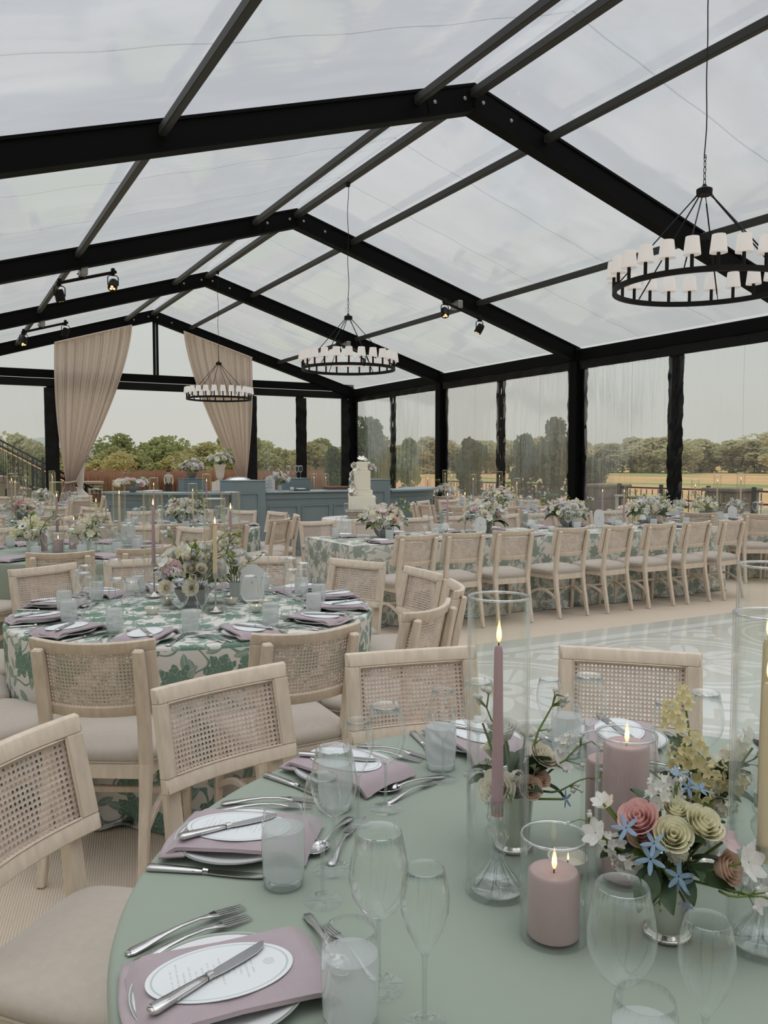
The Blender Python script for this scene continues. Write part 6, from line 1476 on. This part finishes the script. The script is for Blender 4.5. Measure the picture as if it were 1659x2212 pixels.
# ================================================================== CAKE
ct = thing('cake_table', 'small round white clothed table carrying the wedding cake', 'table', (5.20, 10.26, 0))
def cake_skirt(a, z): return 1 + 0.025 * math.sin(16 * a) * (1 - z / 0.76) + 0.012 * math.sin(29 * a + 1) * (1 - z / 0.76)
link('cloth', MB().lathe([(0, 0.76), (0.50, 0.76), (0.535, 0.758), (0.545, 0.74), (0.56, 0.40), (0.58, 0.01)], 96, wob=cake_skirt).mesh('cloth', smooth=60), M['white_cloth'], ct)
ck = thing('wedding_cake', 'four tier square ivory wedding cake with white sugar flowers', 'cake', (5.21, 10.24, 0.868), R(-26.5))
for i, (w, z0, z1) in enumerate(((0.375, 0.0, 0.195), (0.295, 0.195, 0.275), (0.235, 0.275, 0.545), (0.160, 0.545, 0.668))):
    link('cake_tier', MB().box((0, 0, (z0 + z1) / 2), (w, w, z1 - z0)).mesh('cake_tier', bevel=0.008, seg=2), M['cake'], ck)
rq = random.Random(12)
SF = [mat_copy(FM['ranunculus'][0], M['sugar']), mat_copy(FM['open'][0], M['sugar']), mat_copy(FM['rose'][0], M['sugar'])]
for (x, z, s, y) in ((-0.005, 0.705, 0.062, 0.0), (-0.085, 0.585, 0.058, -0.07), (-0.11, 0.62, 0.045, -0.05), (-0.125, 0.50, 0.05, -0.08), (-0.135, 0.44, 0.045, -0.09), (-0.12, 0.40, 0.035, -0.10), (-0.13, 0.34, 0.05, -0.11), (-0.14, 0.285, 0.055, -0.13), (-0.15, 0.235, 0.05, -0.14), (-0.10, 0.255, 0.04, -0.15), (-0.07, 0.54, 0.035, -0.10), (0.04, 0.69, 0.04, -0.02)):
    d = Vector((-0.5 if z < 0.66 else 0, -0.8, 0.5 if z < 0.66 else 1.5)); link('sugar_flower', SF[rq.randrange(3)], None, ck, (x, y, z), d.to_track_quat('Z', 'Y'), s)
cs = thing('cake_stand', 'square silver cake stand under the wedding cake', 'cake stand', (5.21, 10.24, 0.762), R(-26.5))
link('plate', MB().box((0, 0, 0.096), (0.45, 0.45, 0.018)).mesh('plate', bevel=0.004), M['silver'], cs); link('drum', MB().box((0, 0, 0.045), (0.41, 0.41, 0.086)).mesh('drum', bevel=0.004), M['silver'], cs)
fl_me = MB().box((0, 0, 0), (0.030, 0.006, 0.05)).mesh('fret')
for k in range(8): link('fret', fl_me, M['steel'], cs, loc=(-0.175 + 0.05 * k, -0.208, 0.045))
for i, dx in enumerate((0.0, 0.085)): place(FLUTE, (4.86 + dx, 10.02 - 0.03 * i, 0.762), 0, '%s of the two champagne glasses beside the wedding cake' % ('outer' if i == 0 else 'inner'), 'champagne glasses')
votive(5.02, 9.86, 'ivory votive bowl on the cake table', True, 0.762)
ks = place(KNIFE, (5.32, 9.90, 0.7625), R(-20), 'long silver cake knife on the cake table', 'table knives', 1.4)
place(PLATE, (5.12, 9.90 + 0.0, 0.762), 0, 'white plate on the cake table', 'white dinner plates', 0.6)

# ================================================================== CHANDELIERS
def chandelier(y, label):
    o = thing('chandelier', label, 'chandelier', (RX, y, 2.86), 0, 'ring chandeliers with white shades'); Rr = 0.66; N = 24
    m = MB(); K = 72; vs = []
    for k in range(K):
        a = 2 * PI * k / K; c, s = math.cos(a), math.sin(a)
        vs += [((Rr - 0.012) * c, (Rr - 0.012) * s, -0.020), ((Rr + 0.012) * c, (Rr + 0.012) * s, -0.020), ((Rr + 0.012) * c, (Rr + 0.012) * s, 0.020), ((Rr - 0.012) * c, (Rr - 0.012) * s, 0.020)]
    m.add(vs, [(k * 4 + q, ((k + 1) % K) * 4 + q, ((k + 1) % K) * 4 + (q + 1) % 4, k * 4 + (q + 1) % 4) for k in range(K) for q in range(4)])
    link('ring', m.mesh('ring', smooth=40), M['iron'], o)
    for k in range(N):
        a = 2 * PI * (k + 0.3) / N; p = (Rr * math.cos(a), Rr * math.sin(a), 0)
        arm = link('candle_arm', CH_ARM, M['iron'], o, loc=p); link('lamp_shade', CH_SH, M['shade'], arm, loc=(0, 0, 0.105))
    for k in range(6):
        a = 2 * PI * (k + 0.5) / 6; p1 = Vector((Rr * math.cos(a), Rr * math.sin(a), 0.02)); p0 = Vector((0.045 * math.cos(a), 0.045 * math.sin(a), 0.71))
        link('rod', MB().tube([p1 + (p0 - p1) * 0.06, p1 + (p0 - p1) * 0.93], 0.0055, 6).mesh('rod', smooth=True), M['iron'], o)
        for f in (0.03, 0.955):
            c = p1 + (p0 - p1) * f; d = (p0 - p1).normalized(); u = d.orthogonal().normalized()
            link('link_ring', MB().tube([c + (d * math.cos(t) * 0.028 + u * math.sin(t) * 0.012) for t in [2 * PI * q / 10 for q in range(10)]], 0.0035, 5, closed=True).mesh('link_ring', smooth=True), M['iron'], o)
    link('canopy_cap', MB().lathe([(0, 0.70), (0.058, 0.70), (0.060, 0.745), (0.050, 0.752), (0.020, 0.765), (0.012, 0.785), (0, 0.785)], 20).mesh('canopy_cap', smooth=40), M['iron'], o)
    top = roof_z(RX) - 0.16 - 2.86
    for q in range(5):
        z = 0.80 + 0.045 * q; link('chain_link', MB().tube([(0.010 * math.sin(t) * (1 if q % 2 else 0), 0.010 * math.sin(t) * (0 if q % 2 else 1), z + 0.026 * math.cos(t)) for t in [2 * PI * k / 10 for k in range(10)]], 0.003, 5, closed=True).mesh('chain_link', smooth=True), M['iron'], o)
    cab = [(0.010 * math.sin(i * 0.9), 0.008 * math.cos(i * 0.7), 1.0 + (top - 1.0) * i / 16) for i in range(17)]
    link('cable', MB().tube([(0, 0, 0.98)] + cab, 0.0045, 6).mesh('cable', smooth=True), M['iron'], o); link('ceiling_hook', MB().lathe([(0.0, -0.03), (0.03, -0.03), (0.035, 0.02), (0, 0.02)], 12, (0, 0, top)).mesh('ceiling_hook'), M['iron'], o)
CH_ARM = MB().box((0, 0, 0.055), (0.020, 0.020, 0.11)).mesh('candle_arm', bevel=0.002)
CH_SH = MB().lathe([(0.0605, 0.0), (0.046, 0.125), (0.0445, 0.125), (0.059, 0.0)], 24).mesh('lamp_shade', smooth=60)
chandelier(4.52, 'black ring chandelier with white shades hanging over the dance floor')
chandelier(10.74, 'black ring chandelier with white shades hanging before the bar')
chandelier(16.87, 'black ring chandelier with white shades hanging before the second drape')

# ================================================================== SPOTLIGHT BARS
def spot_bar(x0, x1, y, yr, lit, label, aims):
    o = thing('spotlight_bar', label, 'spotlight', (0, y, 0), 0, 'spotlight bars under the rafters'); xm = (x0 + x1) / 2
    zf = lambda x: roof_z(x) - 0.40
    link('pipe', MB().tube([(x0, 0, zf(x0)), (x1, 0, zf(x1))], 0.024, 10).mesh('pipe', smooth=40), M['iron'], o)
    xc = x0 + (x1 - x0) * 0.42
    link('clamp', MB().box((xc, (yr - y) * 0.5, zf(xc) + 0.085), (0.10, abs(yr - y) + 0.08, 0.14)).mesh('clamp', bevel=0.01), M['alu'], o); link('clamp_bolt', MB().tube([(xc - 0.07, 0, zf(xc) + 0.06), (xc + 0.07, 0, zf(xc) + 0.06)], 0.012, 8).mesh('clamp_bolt'), M['alu'], o)
    for x, (rx, ry) in zip((x0 + 0.04 * (1 if x1 > x0 else -1), x1 - 0.05 * (1 if x1 > x0 else -1)), aims):
        z = zf(x)
        link('hook', MB().box((x, 0, z + 0.01), (0.05, 0.07, 0.10)).mesh('hook', bevel=0.008), M['iron'], o)
        yk = [(x - 0.075, 0, z - 0.19), (x - 0.075, 0, z - 0.07), (x - 0.05, 0, z - 0.045), (x + 0.05, 0, z - 0.045), (x + 0.075, 0, z - 0.07), (x + 0.075, 0, z - 0.19)]
        link('yoke', MB().tube(yk, 0.008, 6).mesh('yoke'), M['iron'], o)
        hd = link('lamp_head', LAMP, M['iron'], o, loc=(x, 0, z - 0.18), rot=(rx, ry, 0))
        for k in range(3): link('lens', LENS, M['lens'] if lit else M['glass_solid'], hd, loc=(0.026 * math.cos(k * 2.094), 0.026 * math.sin(k * 2.094), -0.086))
LAMP = MB().lathe([(0, 0.085), (0.050, 0.085), (0.062, 0.07), (0.068, 0.02), (0.068, -0.080), (0.060, -0.088), (0.058, -0.078), (0, -0.078)], 20).mesh('lamp_head', smooth=40)
LENS = MB().lathe([(0, -0.004), (0.014, -0.002), (0.021, 0.006), (0, 0.006)], 12).mesh('lens', smooth=True)
spot_bar(1.62, 2.46, 12.88, 12.7, True, 'black spotlight bar with lit lamps above the drape side tables', ((R(8), R(-12)), (R(-38), R(20))))
spot_bar(1.58, 2.45, 17.88, 17.7, True, 'black spotlight bar with two lamps near the stairs drape', ((R(-30), R(10)), (R(12), R(16))))
spot_bar(7.98, 8.82, 12.52, 12.7, True, 'black spotlight bar with two lamps over the long table', ((R(-32), R(12)), (R(14), R(26))))
spot_bar(8.24, 8.98, 17.50, 17.7, True, 'black spotlight bar seen behind the middle chandelier', ((R(10), R(40)), (R(-30), R(10))))
# small glowing things are found by the bounced rays, not sampled as lamps
for k in ('flame', 'shade', 'lens'): M[k].cycles.emission_sampling = 'NONE'
bpy.data.materials['warm_led_strip'].cycles.emission_sampling = 'NONE'
